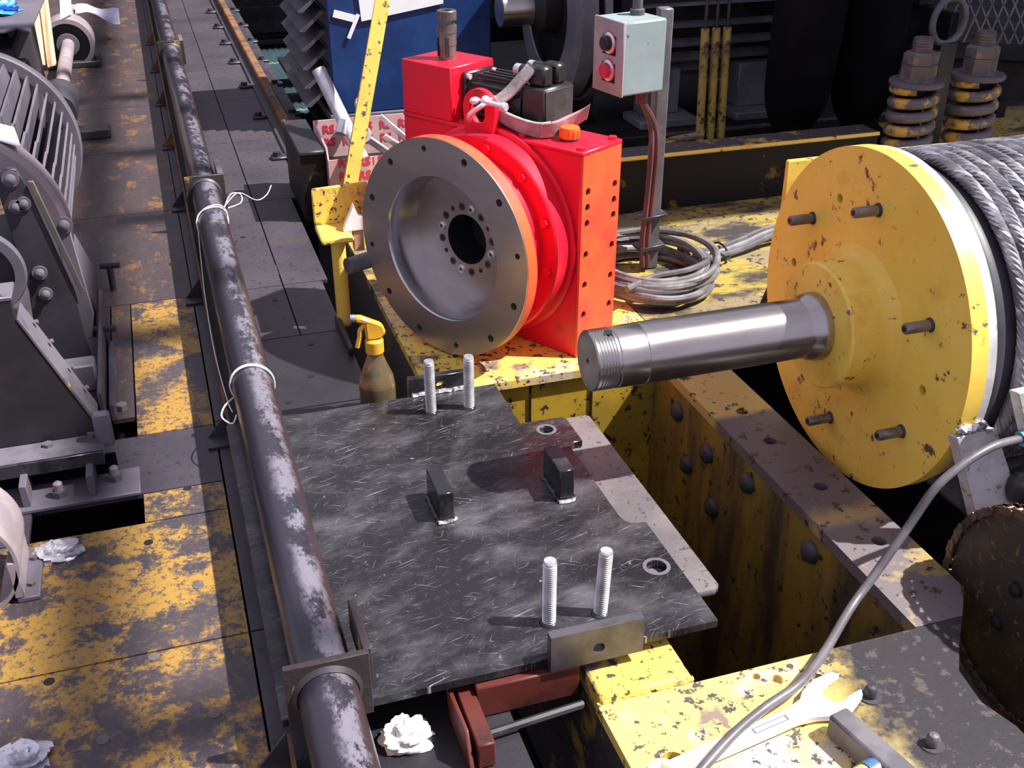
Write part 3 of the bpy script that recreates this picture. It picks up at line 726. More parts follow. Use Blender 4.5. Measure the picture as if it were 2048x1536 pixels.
# lifting strap, shackle
def band(pts, wid, thick, side):
    mb = MB(); vs = []; n = len(pts)
    for i, p in enumerate(pts):
        s_ = Vector(side[i] if isinstance(side, list) else side).normalized()*wid/2
        t = (pts[min(i+1, n-1)]-pts[max(i-1, 0)]).normalized(); nn = t.cross(s_).normalized()*thick/2
        vs += [p+s_+nn, p-s_+nn, p-s_-nn, p+s_-nn]
    fs = [(0, 3, 2, 1), tuple((n-1)*4+k for k in range(4))]
    for i in range(n-1):
        for k in range(4): fs.append((i*4+k, (i+1)*4+k, (i+1)*4+(k+1) % 4, i*4+(k+1) % 4))
    return mb.add(vs, fs)
sp = thing('lifting_strap', gp(.06, -.15, .815), 'grey webbing lifting strap draped over the black motor', 'strap')
P = spline([gp(.006, -.160, .860), gp(.035, -.172, .842), (gp(.075, -.180, .832)), gp(.110, -.188, .829), gp(.128, -.206, .831)], 8)
band(P, .034, .007, gZ+gN*.30).build('strap_fold', 'webbing', sp, bevel=.001)
P2 = spline([gp(.112, -.186, .829), gp(.131, -.208, .832), gp(.134, -.242, .836), gp(.148, -.266, .846), gp(.166, -.276, .860)], 8)
band(P2, .031, .008, gZ+gU*.2).build('sewn_end', 'webbing_red', sp, bevel=.001)
P = spline([gp(.012, -.168, .876), gp(.030, -.182, .893), gp(.048, -.196, .918), gp(.060, -.206, .935), gp(.066, -.215, .948)], 8)
band(P, .026, .006, [gU*.75-gZ*.35]*len(P)).build('strap_leg', 'webbing', sp, bevel=.001)
shk = thing('bow_shackle', gp(.0, -.15, .84), 'bright steel shackle with a cross pin through the lug', 'shackle')
MB().tube(spline([gp(-.030, -.128, .838), gp(-.020, -.118, .852), gp(.004, -.126, .872), gp(.010, -.148, .882), gp(.002, -.172, .880)], 8), .0055, 8).build('bow', 'steel_bright', shk)
MB().tube([gp(.004, -.138, .880), gp(.052, -.138, .876)], .0058, 10).build('pin', 'steel_bright', shk)
MB().lathe([(0, .007), (.003, .010), (.009, .010), (.012, .007)], gp(.050, -.138, .876), gU, 14).build('pin_head', 'steel_bright', shk)
MB().ball(gp(.006, -.138, .881), (.011, .011, .011)).build('eye', 'steel_bright', shk)
MB().ball(gp(-.014, -.128, .880), (.012, .008, .008)).build('eye', 'steel_bright', shk)

# ================================================================== ROPE DRUM
AX_Y, AX_Z = 1.465, .631
dr = thing('rope_drum', (1.5, AX_Y, .33), 'yellow cheeked winch drum wound with steel wire rope, bare shaft end sticking out', 'rope drum')
def dlathe(prof, n=96, cap=True): return MB().lathe([(x-0.0, r) for x, r in prof], (0, AX_Y, AX_Z), (1, 0, 0), n, cap=cap)
flh = [(1.673, .657), (1.265, .596), (1.559, .82)]
MB().poly([(y, z) for y, z in circle(AX_Y, AX_Z, .297, 120)], (1.130, 0, 0), (0, -1, 0), (0, 0, 1), .030,
          []).build('tmp', 'yellow', dr) if False else None
ck = MB().poly([(-y, z) for y, z in circle(AX_Y, AX_Z, .297, 120)], (1.130, 0, 0), (0, -1, 0), (0, 0, 1), .030, [circle(-y, z, .0085, 14) for y, z in flh]).build('drum_cheek', 'yellow', dr, smooth=25, bevel=.0)
for y, z in flh: MB().lathe([(0, .0095), (.0006, .0095)], (1.112, y, z), (-1, 0, 0), 14).build('bolt_bore', 'hole_dark', ck)
dlathe([(1.130, .26), (1.130, .294), (1.148, .294), (1.152, .285), (1.152, .26)], cap=False).build('cheek_rim', 'steel_bar', dr, smooth=30)
dlathe([(1.152, .262), (1.95, .262)], cap=False).build('barrel', 'dust_dark', dr)
dlathe([(1.165, .262), (1.165, .274), (1.172, .276), (1.180, .274), (1.180, .262)], cap=False).build('barrel_step', 'dust_dark', dr)
dlathe([(1.95, .0), (1.95, .297), (1.98, .297), (1.98, .0)], cap=False).build('drum_cheek', 'yellow', dr, smooth=30)
hub = dlathe([(1.022, .057), (1.022, .1065), (1.026, .110), (1.075, .110), (1.088, .113), (1.096, .120), (1.1005, .134)], cap=False).build('hub', 'yellow', dr, smooth=40)
dlathe([(1.0215, .057), (1.0235, .064), (1.03, .064)], cap=False).build('seal_ring', 'red_rust', dr)
# shaft with threaded nose
sp_ = [(.602, .0), (.602, .048), (.6045, .0505)]
for i in range(6): sp_ += [(.607+i*.0052, .0505), (.6085+i*.0052, .0490), (.610+i*.0052, .0490), (.6115+i*.0052, .0505)]
sp_ += [(.640, .0505), (.642, .0500), (.644, .0512), (.690, .0512), (.691, .0508), (.692, .0515), (.985, .0515), (.992, .053), (1.000, .057), (1.012, .0595), (1.04, .0595)]
shf = dlathe(sp_, 64, cap=False).build('shaft', 'steel_shaft', dr, smooth=28)
MB().lathe([(0, .004), (.0006, .004)], (.602, AX_Y, AX_Z), (-1, 0, 0), 12).build('centre_hole', 'hole_dark', shf)
MB().lathe([(0, .007), (.0008, .007)], (.632, AX_Y-.008, AX_Z+.0502), (0, -.16, 1), 12).build('grub_hole', 'hole_dark', shf)
for y, z in ((1.632, .759), (1.450, .836), (1.277, .706), (1.491, .420), (1.295, .502)):
    p_ = MB().lathe([(0, .0093), (.045, .0093), (.048, .0075)], (1.1005, y, z), (-1, 0, 0), 18).build('dowel_pin', 'brown_steel', dr)
    MB().lathe([(0, .0045), (.0005, .0045)], (1.0524, y, z), (-1, 0, 0), 10).build('pin_bore', 'hole_dark', p_)
    MB().lathe([(0, .0125), (.004, .0105)], (1.1003, y, z), (-1, 0, 0), 16, cap=False).build('pin_collar', 'dust_dark', p_)
# wire rope: helix of six strands
rp = MB(); RR = .2740; pitch = .0262; rr_ = .0112; turns = 19
for s_ in range(6):
    path = []; nn = turns*260
    for i in range(nn+1):
        t = i/nn; a = 2*PI*turns*t
        # crossover slant near the cheek
        x = 1.1930+pitch*turns*t
        ph = a*RR/.066*2*PI+2*PI*s_/6
        ro = RR+rr_*.58*math.cos(ph); xo = x+rr_*.58*math.sin(ph)
        path.append((xo, AX_Y-ro*math.sin(a+2.6), AX_Z+ro*math.cos(a+2.6)))
    rp.tube(path, rr_*.44, 5)
rp.build('wire_rope', 'rope', dr, smooth=60, label='wound steel wire rope')
# locking bars welded to the cheek rim
lb = thing('locking_bar', (1.13, 1.14, .45), 'thick grey flat bar welded across the drum rim', 'steel bar')
def slab(q, t, nrm):
    q = [Vector(p) for p in q]; nn = Vector(nrm).normalized()*t
    return MB().add(q+[p+nn for p in q], [(3, 2, 1, 0), (4, 5, 6, 7), (0, 1, 5, 4), (1, 2, 6, 5), (2, 3, 7, 6), (3, 0, 4, 7)])
slab([(1.095, 1.165, .566), (1.168, 1.165, .568), (1.235, 1.14, .42), (1.160, 1.14, .39)], .022, (-.05, 1, -.2)).build('bar', 'steel_bar', lb, bevel=.0015)
rnd = random.Random(9)
MB().tube([(1.10+.05*i/14, 1.172+rnd.uniform(-.004, .004), .575+rnd.uniform(-.004, .004)) for i in range(15)], .007, 7).build('weld_bead', 'weld', lb)
slab([(1.163, 1.135, .648), (1.201, 1.135, .650), (1.236, 1.125, .570), (1.200, 1.125, .556)], .020, (-.05, 1, -.2)).build('steel_strip', 'steel_bar', bevel=.0015,
    label='narrow grey steel bar sticking up beside the teal clamp', cat='steel bar')
slab([(1.225, 1.13, .515), (1.258, 1.13, .522), (1.278, 1.12, .44), (1.24, 1.12, .42)], .018, (-.05, 1, -.2)).build('steel_strip', 'steel_bar', bevel=.0015,
    label='small grey steel bar behind the teal clamp', cat='steel bar')
cl = thing('earth_clamp', (1.23, 1.13, .50), 'teal painted earth clamp gripping the steel bars', 'clamp')
MB().poly([(0, 0), (.03, -.045), (.09, -.05), (.10, .03), (.02, .035), (-.002, .015)], (1.195, 1.150, .565), (1, 0, 0), (0, 0, 1), .035).build('jaw', 'teal', cl, bevel=.004)
MB().cyl((1.185, 1.13, .566), (1.215, 1.13, .575), .0135, n=14).build('cable_socket', 'teal', cl)
MB().ball((1.225, 1.14, .465), (.030, .03, .034)).build('handle_knob', 'black', cl)
MB().box(1.215, 1.27, 1.12, 1.15, .40, .54).build('handle', 'black', cl, bevel=.006)

# ================================================================== CONTROL POST
cp = thing('control_post', (1.125, 2.39, TZ), 'grey push-button box on a slim post beside the cable coil', 'control box')
MB().box(1.128, 1.160, 2.375, 2.407, TZ, 1.0).build('post', 'post_grey', cp, bevel=.003)
ya = math.radians(13); BX = Vector((math.cos(ya), math.sin(ya), 0)); BY = Vector((-math.sin(ya), math.cos(ya), 0)); BZ = Vector((0, 0, 1))
B0 = Vector((.992, 2.268, .806))
def bp(a, b, c): return B0+BX*a+BY*b+BZ*c
bx_ = MB().obox(bp(.0585, .056, .109), BX*.0585, BY*.056, BZ*.080).build('box_body', 'box_grey', cp, bevel=.004)
MB().obox(bp(.001, .056, .109), BX*.0035, BY*.057, BZ*.0815).build('box_lid', 'box_side', cp, bevel=.002)
for zc, rd in ((.140, 0), (.080, 1)):
    br = MB().lathe([(0, .023), (.004, .023), (.006, .020)], bp(-.0025, .050, zc), -BX, 24).build('button_bezel', 'steel_bright', cp)
    MB().lathe([(0, .017), (.010, .017), (.0125, .014)], bp(-.0085, .050, zc), -BX, 22).build('push_button', 'rs_print' if rd else 'black', br)
    MB().poly([(0, 0), (.05, 0), (.05, .042), (0, .042)], bp(-.0026, .026, zc-.026), BY, BZ, -.0006).build('legend_plate', 'machine_dark', br, smooth=0)
    MB().lathe([(0, .0245), (.002, .0245)], bp(-.0028, .050, zc), -BX, 24, a0=0, a1=2*PI).build('red_ring', 'rs_print', br)
MB().lathe([(0, .017), (.012, .017), (.014, .012), (.05, .011)], bp(.085, .07, .189), BZ, 14).build('cable_gland', 'cable_dark', cp)
MB().lathe([(0, .015), (.030, .014)], bp(.080, .030, .03), -BZ, 14).build('lower_gland', 'conduit', cp)
for k in (0, 1):
    x = 1.112+.014*k
    MB().tube(spline([bp(.080, .030, .005), (x-.004*k, 2.368, .74), (x+.006, 2.364, .68), (x+.002, 2.364, .55), (x-.004, 2.364, .45), (x, 2.364, .375)], 8), .0075, 8).build('conduit', 'conduit', cp)
for z in (.425, .505):
    MB().obox((1.134, 2.380, z), (.034, 0, .003), (0, .026, 0), (0, 0, .005)).build('strap_band', 'dark_steel', cp, bevel=.001)

# ================================================================== CABLE COIL
cc = thing('cable_coil', (1.10, 2.24, TZ), 'loose coil of grey electric cable around the control post', 'cable coil')
rnd = random.Random(21)
for k in range(11):
    cx, cy = 1.10+rnd.uniform(-.015, .015), 2.300+rnd.uniform(-.015, .02)
    ra, rb2 = .150+rnd.uniform(-.018, .016), .165+rnd.uniform(-.02, .015)
    z0 = TZ+.009+.0095*(k//2)+rnd.uniform(0, .004); ph = rnd.uniform(0, 6); tilt = rnd.uniform(0, .022)
    loop = [(cx+ra*math.cos(a)*(1+.03*math.sin(3*a+ph)), cy+rb2*math.sin(a)*(1+.03*math.cos(2*a+ph)), z0+tilt*(1+math.sin(a+ph))) for a in [2*PI*i/56 for i in range(56)]]
    MB().tube(loop, .0082, 8, closed=True).build('cable_turn', 'cable_grey' if k % 4 else 'cable_dark', cc)
MB().tube(spline([(.98, 2.16, TZ+.055), (1.06, 2.19, TZ+.062), (1.15, 2.19, TZ+.068), (1.215, 2.22, TZ+.07), (1.235, 2.28, TZ+.05)], 8), .0085, 8).build('cable_end', 'cable_dark', cc)
for k in range(3):
    MB().tube(spline([(1.22, 2.34+.02*k, TZ+.02+.012*k), (1.32, 2.36+.022*k, TZ+.016), (1.42, 2.39+.024*k, TZ+.018), (1.55, 2.43+.022*k, TZ+.03), (1.75, 2.45+.02*k, TZ+.02)], 8), .0085, 8).build('cable_run', 'cable_dark' if k != 1 else 'cable_grey', cc)
MB().tube([(1.335+.026*math.cos(a), 2.385+.045*math.sin(a), TZ+.02+.02*math.sin(a)*math.cos(a)) for a in [2*PI*i/16 for i in range(16)]], .003, 6, closed=True).build('cable_tie', 'black', cc)
rz = thing('red_rod', (1.27, 1.99, TZ), 'small red flat bar leaning by the drum next to a grey bar', 'bar')
MB().obox((1.235, 1.975, .425), (.010, 0, .0), (0, .003, 0), (.022, 0, .062)).build('flat_bar', 'red_rust', rz, bevel=.001)
MB().box(1.245, 1.34, 1.955, 1.975, .455, .472).build('cross_piece', 'dust_light', rz, bevel=.002)
MB().lathe([(0, .016), (.012, .014), (.018, .006), (.019, 0)], (1.19, 1.99, TZ+.0), (0, 0, 1), 14).build('bolt_head', 'nut', rz)

# ================================================================== YELLOW T BRACKET, leaning bar, carton with tools
tb = thing('yellow_stand', (.345, 2.36, .33), 'yellow bracket on a round post beside the gearbox flange', 'bracket')
MB().poly([(0, 0), (.125, .002), (.128, .100), (0, .095)], (.305, 2.425, .552), (1, 0, 0), (0, 0, 1), .010).build('back_plate', 'yellow_deck', tb, bevel=.003)
MB().box(.305, .378, 2.315, 2.416, .548, .562).build('ledge', 'yellow', tb, bevel=.004)
MB().cyl((.347, 2.36, .331), (.347, 2.36, .550), .0165, n=20).build('post', 'yellow', tb)
MB().box(.326, .339, 2.19, 2.375, .331, .352).build('foot', 'black', tb, bevel=.003)
wc = thing('white_packing', (.38, 2.36, .562), 'white torn packing piece on the yellow bracket ledge', 'packing')
MB().poly([(0, 0), (.046, 0), (.046, .032), (.036, .034), (.027, .062), (.018, .042), (.006, .018)], (.360, 2.365, .5625), (1, 0, 0), (0, 0, 1), .016).build('card_flap', 'paper', wc, bevel=.001)
MB().box(.383, .406, 2.352, 2.375, .512, .5605).build('card_tab', 'cardboard', wc, bevel=.001)
MB().cyl((.350, 2.262, .515), (.415, 2.290, .515), .0185, n=22).build('grey_roller', 'cable_dark', label='short dark roller end sticking out behind the gearbox flange', cat='roller')
lbq = thing('leaning_bar', (.456, 2.957, TZ), 'chipped yellow flat bar leaning up in front of the carton', 'bar')
a_, b_ = Vector((.4585, 2.960, .371)), Vector((.70, 3.245, 1.06))
dd = (b_-a_).normalized(); sd = dd.cross(Vector((0, 1, 0))).normalized()
MB().obox((a_+b_)/2, sd*.0215, dd.cross(sd)*.004, (b_-a_)/2).build('flat_bar', 'yellow_bar', lbq, bevel=.002)
ct = thing('tool_carton', (.60, 3.2, TZ), 'open cardboard carton printed all over in red, holding spanners', 'carton')
X0, X1, Y0, Y1, Z1 = .44, .80, 3.05, 3.30, .545
t_ = .004
MB().box(X0, X1, Y0, Y0+t_, TZ, Z1-.03).build('front_panel', 'rs_card', ct, smooth=0)
MB().box(X0, X1, Y1-t_, Y1, TZ, Z1+.02).build('back_panel', 'rs_card', ct, smooth=0)
MB().poly([(0, 0), (Y1-Y0-2*t_, 0), (Y1-Y0-2*t_, Z1+.018-TZ), (.02, Z1-TZ), (0, Z1-.03-TZ)], (X0, Y0+t_, TZ), (0, 1, 0), (0, 0, 1), t_).build('side_panel', 'rs_card', ct, smooth=0)
MB().box(X1-t_, X1, Y0+t_, Y1-t_, TZ, Z1).build('side_panel', 'rs_card', ct, smooth=0)
MB().box(X0+t_, X1-t_, Y0+t_, Y1-t_, TZ, TZ+t_).build('bottom_panel', 'rs_card', ct, smooth=0)
MB().box(X0+t_, X1-t_, Y0+t_, Y1-t_, TZ+t_, TZ+.09).build('packing', 'machine_dark', ct, smooth=0)
for r in range(4):
    for c in range(6):
        text_mesh('print', 'RS', .034, (X0+.045+.058*c, Y0-.0006, TZ+.022+.040*r), (1, 0, 0), (0, 0, 1), 'rs_print', ct)
        if r < 4 and c < 5: MB().box(X0+.071+.058*c, X0+.0735+.058*c, Y0-.0008, Y0-.0001, TZ+.010+.040*r, TZ+.034+.040*r).build('print_bar', 'rs_print', ct, smooth=0)
for r in range(2):
    for c in range(6):
        text_mesh('print', 'RS', .034, (X0+.045+.058*c, Y1-t_-.0008, TZ+.115+.040*r+.02), (1, 0, 0), (0, 0, 1), 'rs_print', ct)
for r in range(4):
    for c in range(4):
        text_mesh('print', 'RS', .030, (X0-.0006, Y1-.03-.058*c, TZ+.022+.040*r), (0, -1, 0), (0, 0, 1), 'rs_print', ct)
def spanner(name, label, a, b, rad, ringr, flat=True, grp=None):
    t = thing(name, tuple(a), label, 'spanner', grp)
    a, b = Vector(a), Vector(b); d = (b-a).normalized()
    MB().obox((a+b)/2, d*((b-a).length/2), d.cross(Vector((0, 1, .3))).normalized()*rad, d.cross(d.cross(Vector((0, 1, .3)))).normalized()*rad*.5).build('shank', 'steel_bright', t, bevel=rad*.3)
    if ringr:
        n_ = (d.cross(d.cross(Vector((0, 1, .3))))).normalized()
        n_ = Vector((-.25, -1, .35)).normalized()
        MB().lathe([(-.008, ringr*.6), (-.008, ringr*.92), (0, ringr), (.008, ringr*.92), (.008, ringr*.6), (-.008, ringr*.6)], a-d*ringr*.8, n_, 24, cap=False).build('ring_end', 'steel_bright', t)
    return t
spanner('ring_spanner', 'chrome ring spanner sticking out of the carton, ring end up', (.565, 3.10, .555), (.655, 3.14, .475), .011, .027)
spanner('spanner', 'thin chrome spanner lying across the back of the carton', (.625, 3.20, .590), (.72, 3.15, .50), .008, 0)
spanner('spanner', 'short bright spanner crossing the carton front rim', (.612, 3.09, .560), (.70, 3.10, .490), .009, 0)
sb = thing('socket_bar', (.52, 3.2, .46), 'thick chrome socket bar standing in the carton beside the louvres', 'socket bar')
MB().cyl((.560, 3.16, .47), (.470, 3.30, .715), .0205, n=20).build('bar', 'steel_bright', sb)
MB().cyl((.497, 3.15, .560), (.512, 3.17, .592), .016, n=16).build('socket', 'steel_bright', sb)
MB().ball((.580, 3.26, .615), (.018, .018, .020)).build('ball_end', 'zinc', sb)

# ================================================================== SPRAY BOTTLE
bt = thing('spray_bottle', (.338, 1.925, .33), 'orange trigger spray bottle half full of brown oil behind the black plate', 'bottle')
bxx, byy, bz = .338, 1.925, .331
MB().lathe([(0, .033), (.004, .0365), (.062, .0365), (.085, .033), (.112, .022), (.130, .0160), (.142, .0155)], (bxx, byy, bz), (0, 0, 1), 28).build('bottle_body', 'bottle_body', bt)
MB().lathe([(0.003, .031), (.006, .034), (.060, .034), (.066, .0335)], (bxx, byy, bz), (0, 0, 1), 28).build('oil', 'bottle_oil', bt)
MB().lathe([(0, .0185), (.024, .0185), (.028, .015)], (bxx, byy, bz+.138), (0, 0, 1), 20).build('screw_collar', 'bottle_head', bt)
MB().poly([(-.016, 0), (.014, 0), (.024, .012), (.018, .030), (-.022, .052), (-.036, .054), (-.036, .042), (-.018, .036)], (bxx, byy+.009, bz+.166), (1, 0, 0), (0, 0, 1), .018).build('spray_head', 'bottle_head', bt, bevel=.004)
MB().tube(spline([(bxx-.016, byy, bz+.198), (bxx-.026, byy, bz+.188), (bxx-.028, byy, bz+.174), (bxx-.034, byy, bz+.152)], 6), .005, 8).build('trigger', 'bottle_head', bt)
MB().lathe([(0, .008), (.010, .007)], (bxx-.035, byy, bz+.214), (-1, 0, .2), 12).build('nozzle', 'cable_grey', bt)

# ================================================================== BACK: blue cabinet, wheel, motor
bc = thing('blue_cabinet', (.9, 4.3, TZ), 'blue steel cabinet with grey louvred side behind the gearbox', 'cabinet')
MB().box(.615, 1.215, 4.0, 4.6, TZ+.03, 1.06).build('body', 'blue', bc, bevel=.006)
MB().box(.60, 1.22, 3.99, 4.6, TZ, TZ+.03).build('plinth', 'dust', bc, bevel=.003)
for k in range(9):
    z = TZ+.05+.066*k
    MB().poly([(0, 0), (.055, .0), (.062, .01), (.030, .046), (0, .06)], (.615, 4.005, z), (-1, 0, 0), (0, 0, 1), -.58).build('louvre', 'dust', bc, bevel=.002) if False else \
    MB().add([(.612, 4.02, z+.075), (.612, 4.58, z+.075), (.535, 4.58, z+.010), (.535, 4.02, z+.010), (.520, 4.02, z+.012), (.520, 4.58, z+.012), (.600, 4.58, z+.080), (.600, 4.02, z+.080)],
             [(0, 1, 2, 3), (7, 4, 5, 6), (3, 2, 5, 4), (0, 3, 4, 7), (1, 6, 5, 2), (0, 7, 6, 1)]).build('louvre', 'louvre', bc, smooth=0)
ps = thing('paper_sheet', (.88, 3.99, .70), 'white paper sheet taped on the blue cabinet door', 'paper')
MB().poly([(0, .0), (.30, .045), (.30, .30), (-.02, .30)], (.735, 3.996, .715), (1, 0, 0), (0, 0, 1), .003).build('sheet', 'paper', ps, smooth=0)
MB().obox((.680, 3.995, .735), (.042, 0, -.013), (0, .001, 0), (.004, 0, .012)).build('tape_strip', 'paper', ps, smooth=0)
MB().obox((.705, 3.993, .700), (.020, 0, .040), (0, .001, 0), (.006, 0, -.003)).build('tape_strip', 'paper', ps, smooth=0)

wh = thing('flywheel', (1.38, 3.72, TZ), 'large dark flanged wheel on a grey shaft beside the blue cabinet', 'wheel')
WY, WZ, WR = 3.72, .775, .31
def wl(prof, n=64, cap=False): return MB().lathe(prof, (0, WY, WZ), (1, 0, 0), n, cap=cap)
wl([(1.335, .20), (1.33, .205), (1.33, .285), (1.345, WR), (1.40, WR), (1.40, .20)]).build('rim', 'machine_grey', wh, smooth=30)
wl([(1.36, .09), (1.36, .205), (1.375, .205), (1.375, .09)]).build('web', 'machine_dark', wh, smooth=30)
wl([(1.27, .0), (1.27, .055), (1.30, .085), (1.42, .085)]).build('hub', 'machine_dark', wh, smooth=30)
wl([(1.16, .0), (1.16, .055), (1.28, .055)]).build('shaft', 'steel_shaft', wh, smooth=30)
wl([(1.42, WR+.0), (1.42, WR+.01), (1.445, WR+.01), (1.445, .08)]).build('outer_disc', 'machine_grey', wh, smooth=30)
MB().box(1.20, 1.29, WY-.02, WY+.02, WZ+.055, WZ+.068).build('key', 'dust_light', wh, bevel=.002)
MB().box(1.447, 1.494, WY-.05, WY+.05, .396, WZ).build('bearing_leg', 'machine_dark', wh, smooth=0)
MB().tube([(1.128, 2.93, .53), (1.128, 2.93, 1.3)], .010, 8).build('thin_rod', 'conduit', label='thin brown upright rod behind the control box', cat='rod') if False else None
em = thing('electric_motor', (1.9, 3.85, .395), 'big dark electric motor with horizontal cooling ribs', 'motor')
EY, EZ, ER = 3.78, .80, .27
MB().lathe([(1.56, ER), (2.16, ER)], (0, EY, EZ), (1, 0, 0), 48).build('casing', 'machine_dark', em)
for k in range(26):
    a = 2*PI*k/26
    c = Vector((1.86, EY+math.cos(a)*(ER+.016), EZ+math.sin(a)*(ER+.016)))
    MB().obox(c, (.29, 0, 0), (0, math.cos(a)*.020, math.sin(a)*.020), (0, -math.sin(a)*.004, math.cos(a)*.004)).build('rib', 'machine_grey', em, smooth=0)
MB().lathe([(2.15, .05), (2.15, ER+.045), (2.24, ER+.045), (2.28, ER-.03), (2.30, .0)], (0, EY, EZ), (1, 0, 0), 48).build('end_bell', 'machine_grey', em)
MB().lathe([(1.50, .05), (1.52, ER), (1.57, ER+.03), (1.57, .05)], (0, EY, EZ), (1, 0, 0), 48).build('front_bell', 'machine_dark', em)
for x0 in (1.58, 1.95):
    MB().box(x0, x0+.22, 3.44, 3.60, .396, .425).build('foot', 'machine_grey', em, bevel=.004)
    MB().box(x0+.04, x0+.18, 3.52, 3.60, .425, .58).build('foot_web', 'machine_grey', em, bevel=.004)
for k, lab in enumerate(('nearest the control box', 'in the middle of the three', 'nearest the dark trousers')):
    x = 1.712+.039*k
    pp = thing('guard_pipe', (x, 3.25, TZ), 'thin yellow upright pipe in front of the ribbed motor, '+lab, 'pipe', 'yellow guard pipes in front of the motor')
    MB().cyl((x, 3.25, TZ), (x-.012, 3.25, .765), .0135, n=16).build('tube', 'yellow_dull', pp)
    MB().cyl((x-.012, 3.25, .765), (x-.012, 3.25, .98), .006, n=10).build('cable', 'black', pp)

# ================================================================== SPRINGS
def spring(x, y, zt, label):
    t = thing('spring_bolt', (x, y, TZ), label, 'spring', 'coil springs behind the drum')
    path = []
    for i in range(170):
        a = 2*PI*i/26; path.append((x+.060*math.cos(a+1), y+.060*math.sin(a+1), TZ+.019+(zt-.012-.012-TZ)*i/169))
    MB().tube(path, .0165, 10).build('coil', 'spring', t)
    MB().lathe([(0, .0), (0, .077), (.003, .080), (.012, .080), (.015, .077), (.016, .0)], (x, y, zt-.002), (0, 0, 1), 40, cap=False).build('washer', 'dust', t)
    MB().lathe([(0, .052), (.006, .052)], (x, y, zt+.014), (0, 0, 1), 30).build('nut_collar', 'nut', t)
    MB().hexa((x, y, zt+.020), (0, 0, 1), .086, .078, cham=.008).build('hex_nut', 'nut', t, smooth=20)
    MB().hexa((x, y, zt+.060), (0, 0, 1), .0864, .002).build('nut_joint', 'hole_dark', t, smooth=0)
    pr = [(0, .028)]
    for i in range(4): pr += [(.004+i*.008, .030), (.007+i*.008, .030), (.009+i*.008, .027), (.0115+i*.008, .027)]
    pr += [(.038, .029), (.040, .026)]
    MB().lathe(pr, (x, y, zt+.097), (0, 0, 1), 28).build('bolt_end', 'nut', t)
    MB().cyl((x, y, TZ), (x, y, zt), .03, n=16).build('bolt_shank', 'machine_dark', t)
spring(2.185, 2.8, .655, 'coil spring with big hex nut on top, yellow paint worn, nearer the dark trousers')
spring(2.405, 2.8, .660, 'greasy coil spring with big hex nut on top, next to the black lifting eye')

# ================================================================== lifting eye pipe, mesh guard, right background
ey = thing('lifting_eye', (2.42, 3.02, TZ), 'black steel eye ring on a stout bar behind the springs', 'lifting eye')
MB().box(2.415, 2.475, 3.0, 3.05, TZ, .72).build('bar', 'black', ey, bevel=.004)
MB().tube([(2.44+.068*math.cos(a), 3.02+.010*math.cos(a), .785+.070*math.sin(a)) for a in [2*PI*i/40 for i in range(40)]], .011, 8, closed=True).build('ring', 'machine_grey', ey)
MB().box(2.36, 2.40, 2.98, 3.02, TZ, .70).build('side_plate', 'yellow_dull', ey, bevel=.003)
MB().box(2.45, 2.56, 3.2, 3.3, .80, .92).build('cap_block', 'machine_dark', ey, bevel=.004)
MB().box(2.47, 2.50, 3.05, 3.3, .62, .80).build('neck', 'machine_dark', ey, smooth=0)
mg = thing('mesh_guard', (3.2, 3.6, .5), 'dark wire mesh guard with a wide steel frame behind the springs', 'guard')
d_ = Vector((1, -.55, 0)).normalized(); e_ = Vector((.25, .45, .55)).normalized()
O2 = Vector((2.84, 3.48, .60))
MB().obox(O2+d_*.55-e_*.03, d_*.62, d_.cross(e_)*.008, e_*.035).build('frame_bar', 'machine_dark', mg, bevel=.003)
for k in range(26):
    MB().obox(O2+d_*(.02+.04*k)+e_*.28, d_*.0035, d_.cross(e_)*.0035, e_*.28+d_*.10).build('wire', 'machine_grey', mg, smooth=0)
    MB().obox(O2+d_*(.02+.04*k)+e_*.28, d_*.0035, d_.cross(e_)*.0035, e_*.28-d_*.10).build('wire', 'machine_grey', mg, smooth=0)
MB().obox(O2+d_*.55+Vector((0, 0, -.12)), d_*.62, d_.cross(Vector((0, 0, 1)))*.01, Vector((0, 0, .075))).build('skirt', 'machine_dark', mg, bevel=.002)
for k in range(4): MB().lathe([(0, .010), (.0008, .01)], O2+d_*(.2+.25*k)+Vector((0, 0, -.12))-d_.cross(Vector((0, 0, 1)))*0+(d_.cross(Vector((0, 0, 1)))*.0105), d_.cross(Vector((0, 0, 1))), 10).build('skirt_hole', 'hole_dark', mg)
for x in (2.95, 3.55): MB().box(x, x+.04, 3.3, 3.34, TZ, .42).build('leg', 'machine_dark', mg, smooth=0)

# ================================================================== SPROCKET + CHAIN
SX, SY, SZ, SR = 1.093, .953, .372, .166
sk = thing('chain_sprocket', (SX, SY, SZ-SR), 'greasy brown sprocket with a roller chain round it at the drum end', 'sprocket')
MB().lathe([(0, .0), (0, SR-.006), (.012, SR-.006), (.012, 0)], (SX, SY, SZ), (1, 0, 0), 72, cap=False).build('sprocket_disc', 'sprocket', sk, smooth=30)
NL = 52
for i in range(NL):
    a = 2*PI*i/NL
    c = Vector((SX+.006, SY+math.cos(a)*(SR+.001), SZ+math.sin(a)*(SR+.001)))
    t = Vector((0, -math.sin(a), math.cos(a))); r_ = Vector((0, math.cos(a), math.sin(a)))
    s0 = -1 if i % 2 else 1
    lk = MB()
    for sx in (-1, 1):
        lk.lathe([(0, .0078), (.0022, .0078)], c+Vector((sx*(.0115 if i % 2 else .0088), 0, 0))-t*.006, (1, 0, 0), 10)
        lk.obox(c+Vector((sx*(.0126 if i % 2 else .0099), 0, 0)), (.0011, 0, 0), t*.0105, r_*.0062)
    lk.cyl(c-Vector((.0145, 0, 0))-t*.008, c+Vector((.0145, 0, 0))-t*.008, .0042, n=8)
    lk.build('chain_link', 'chain', sk)
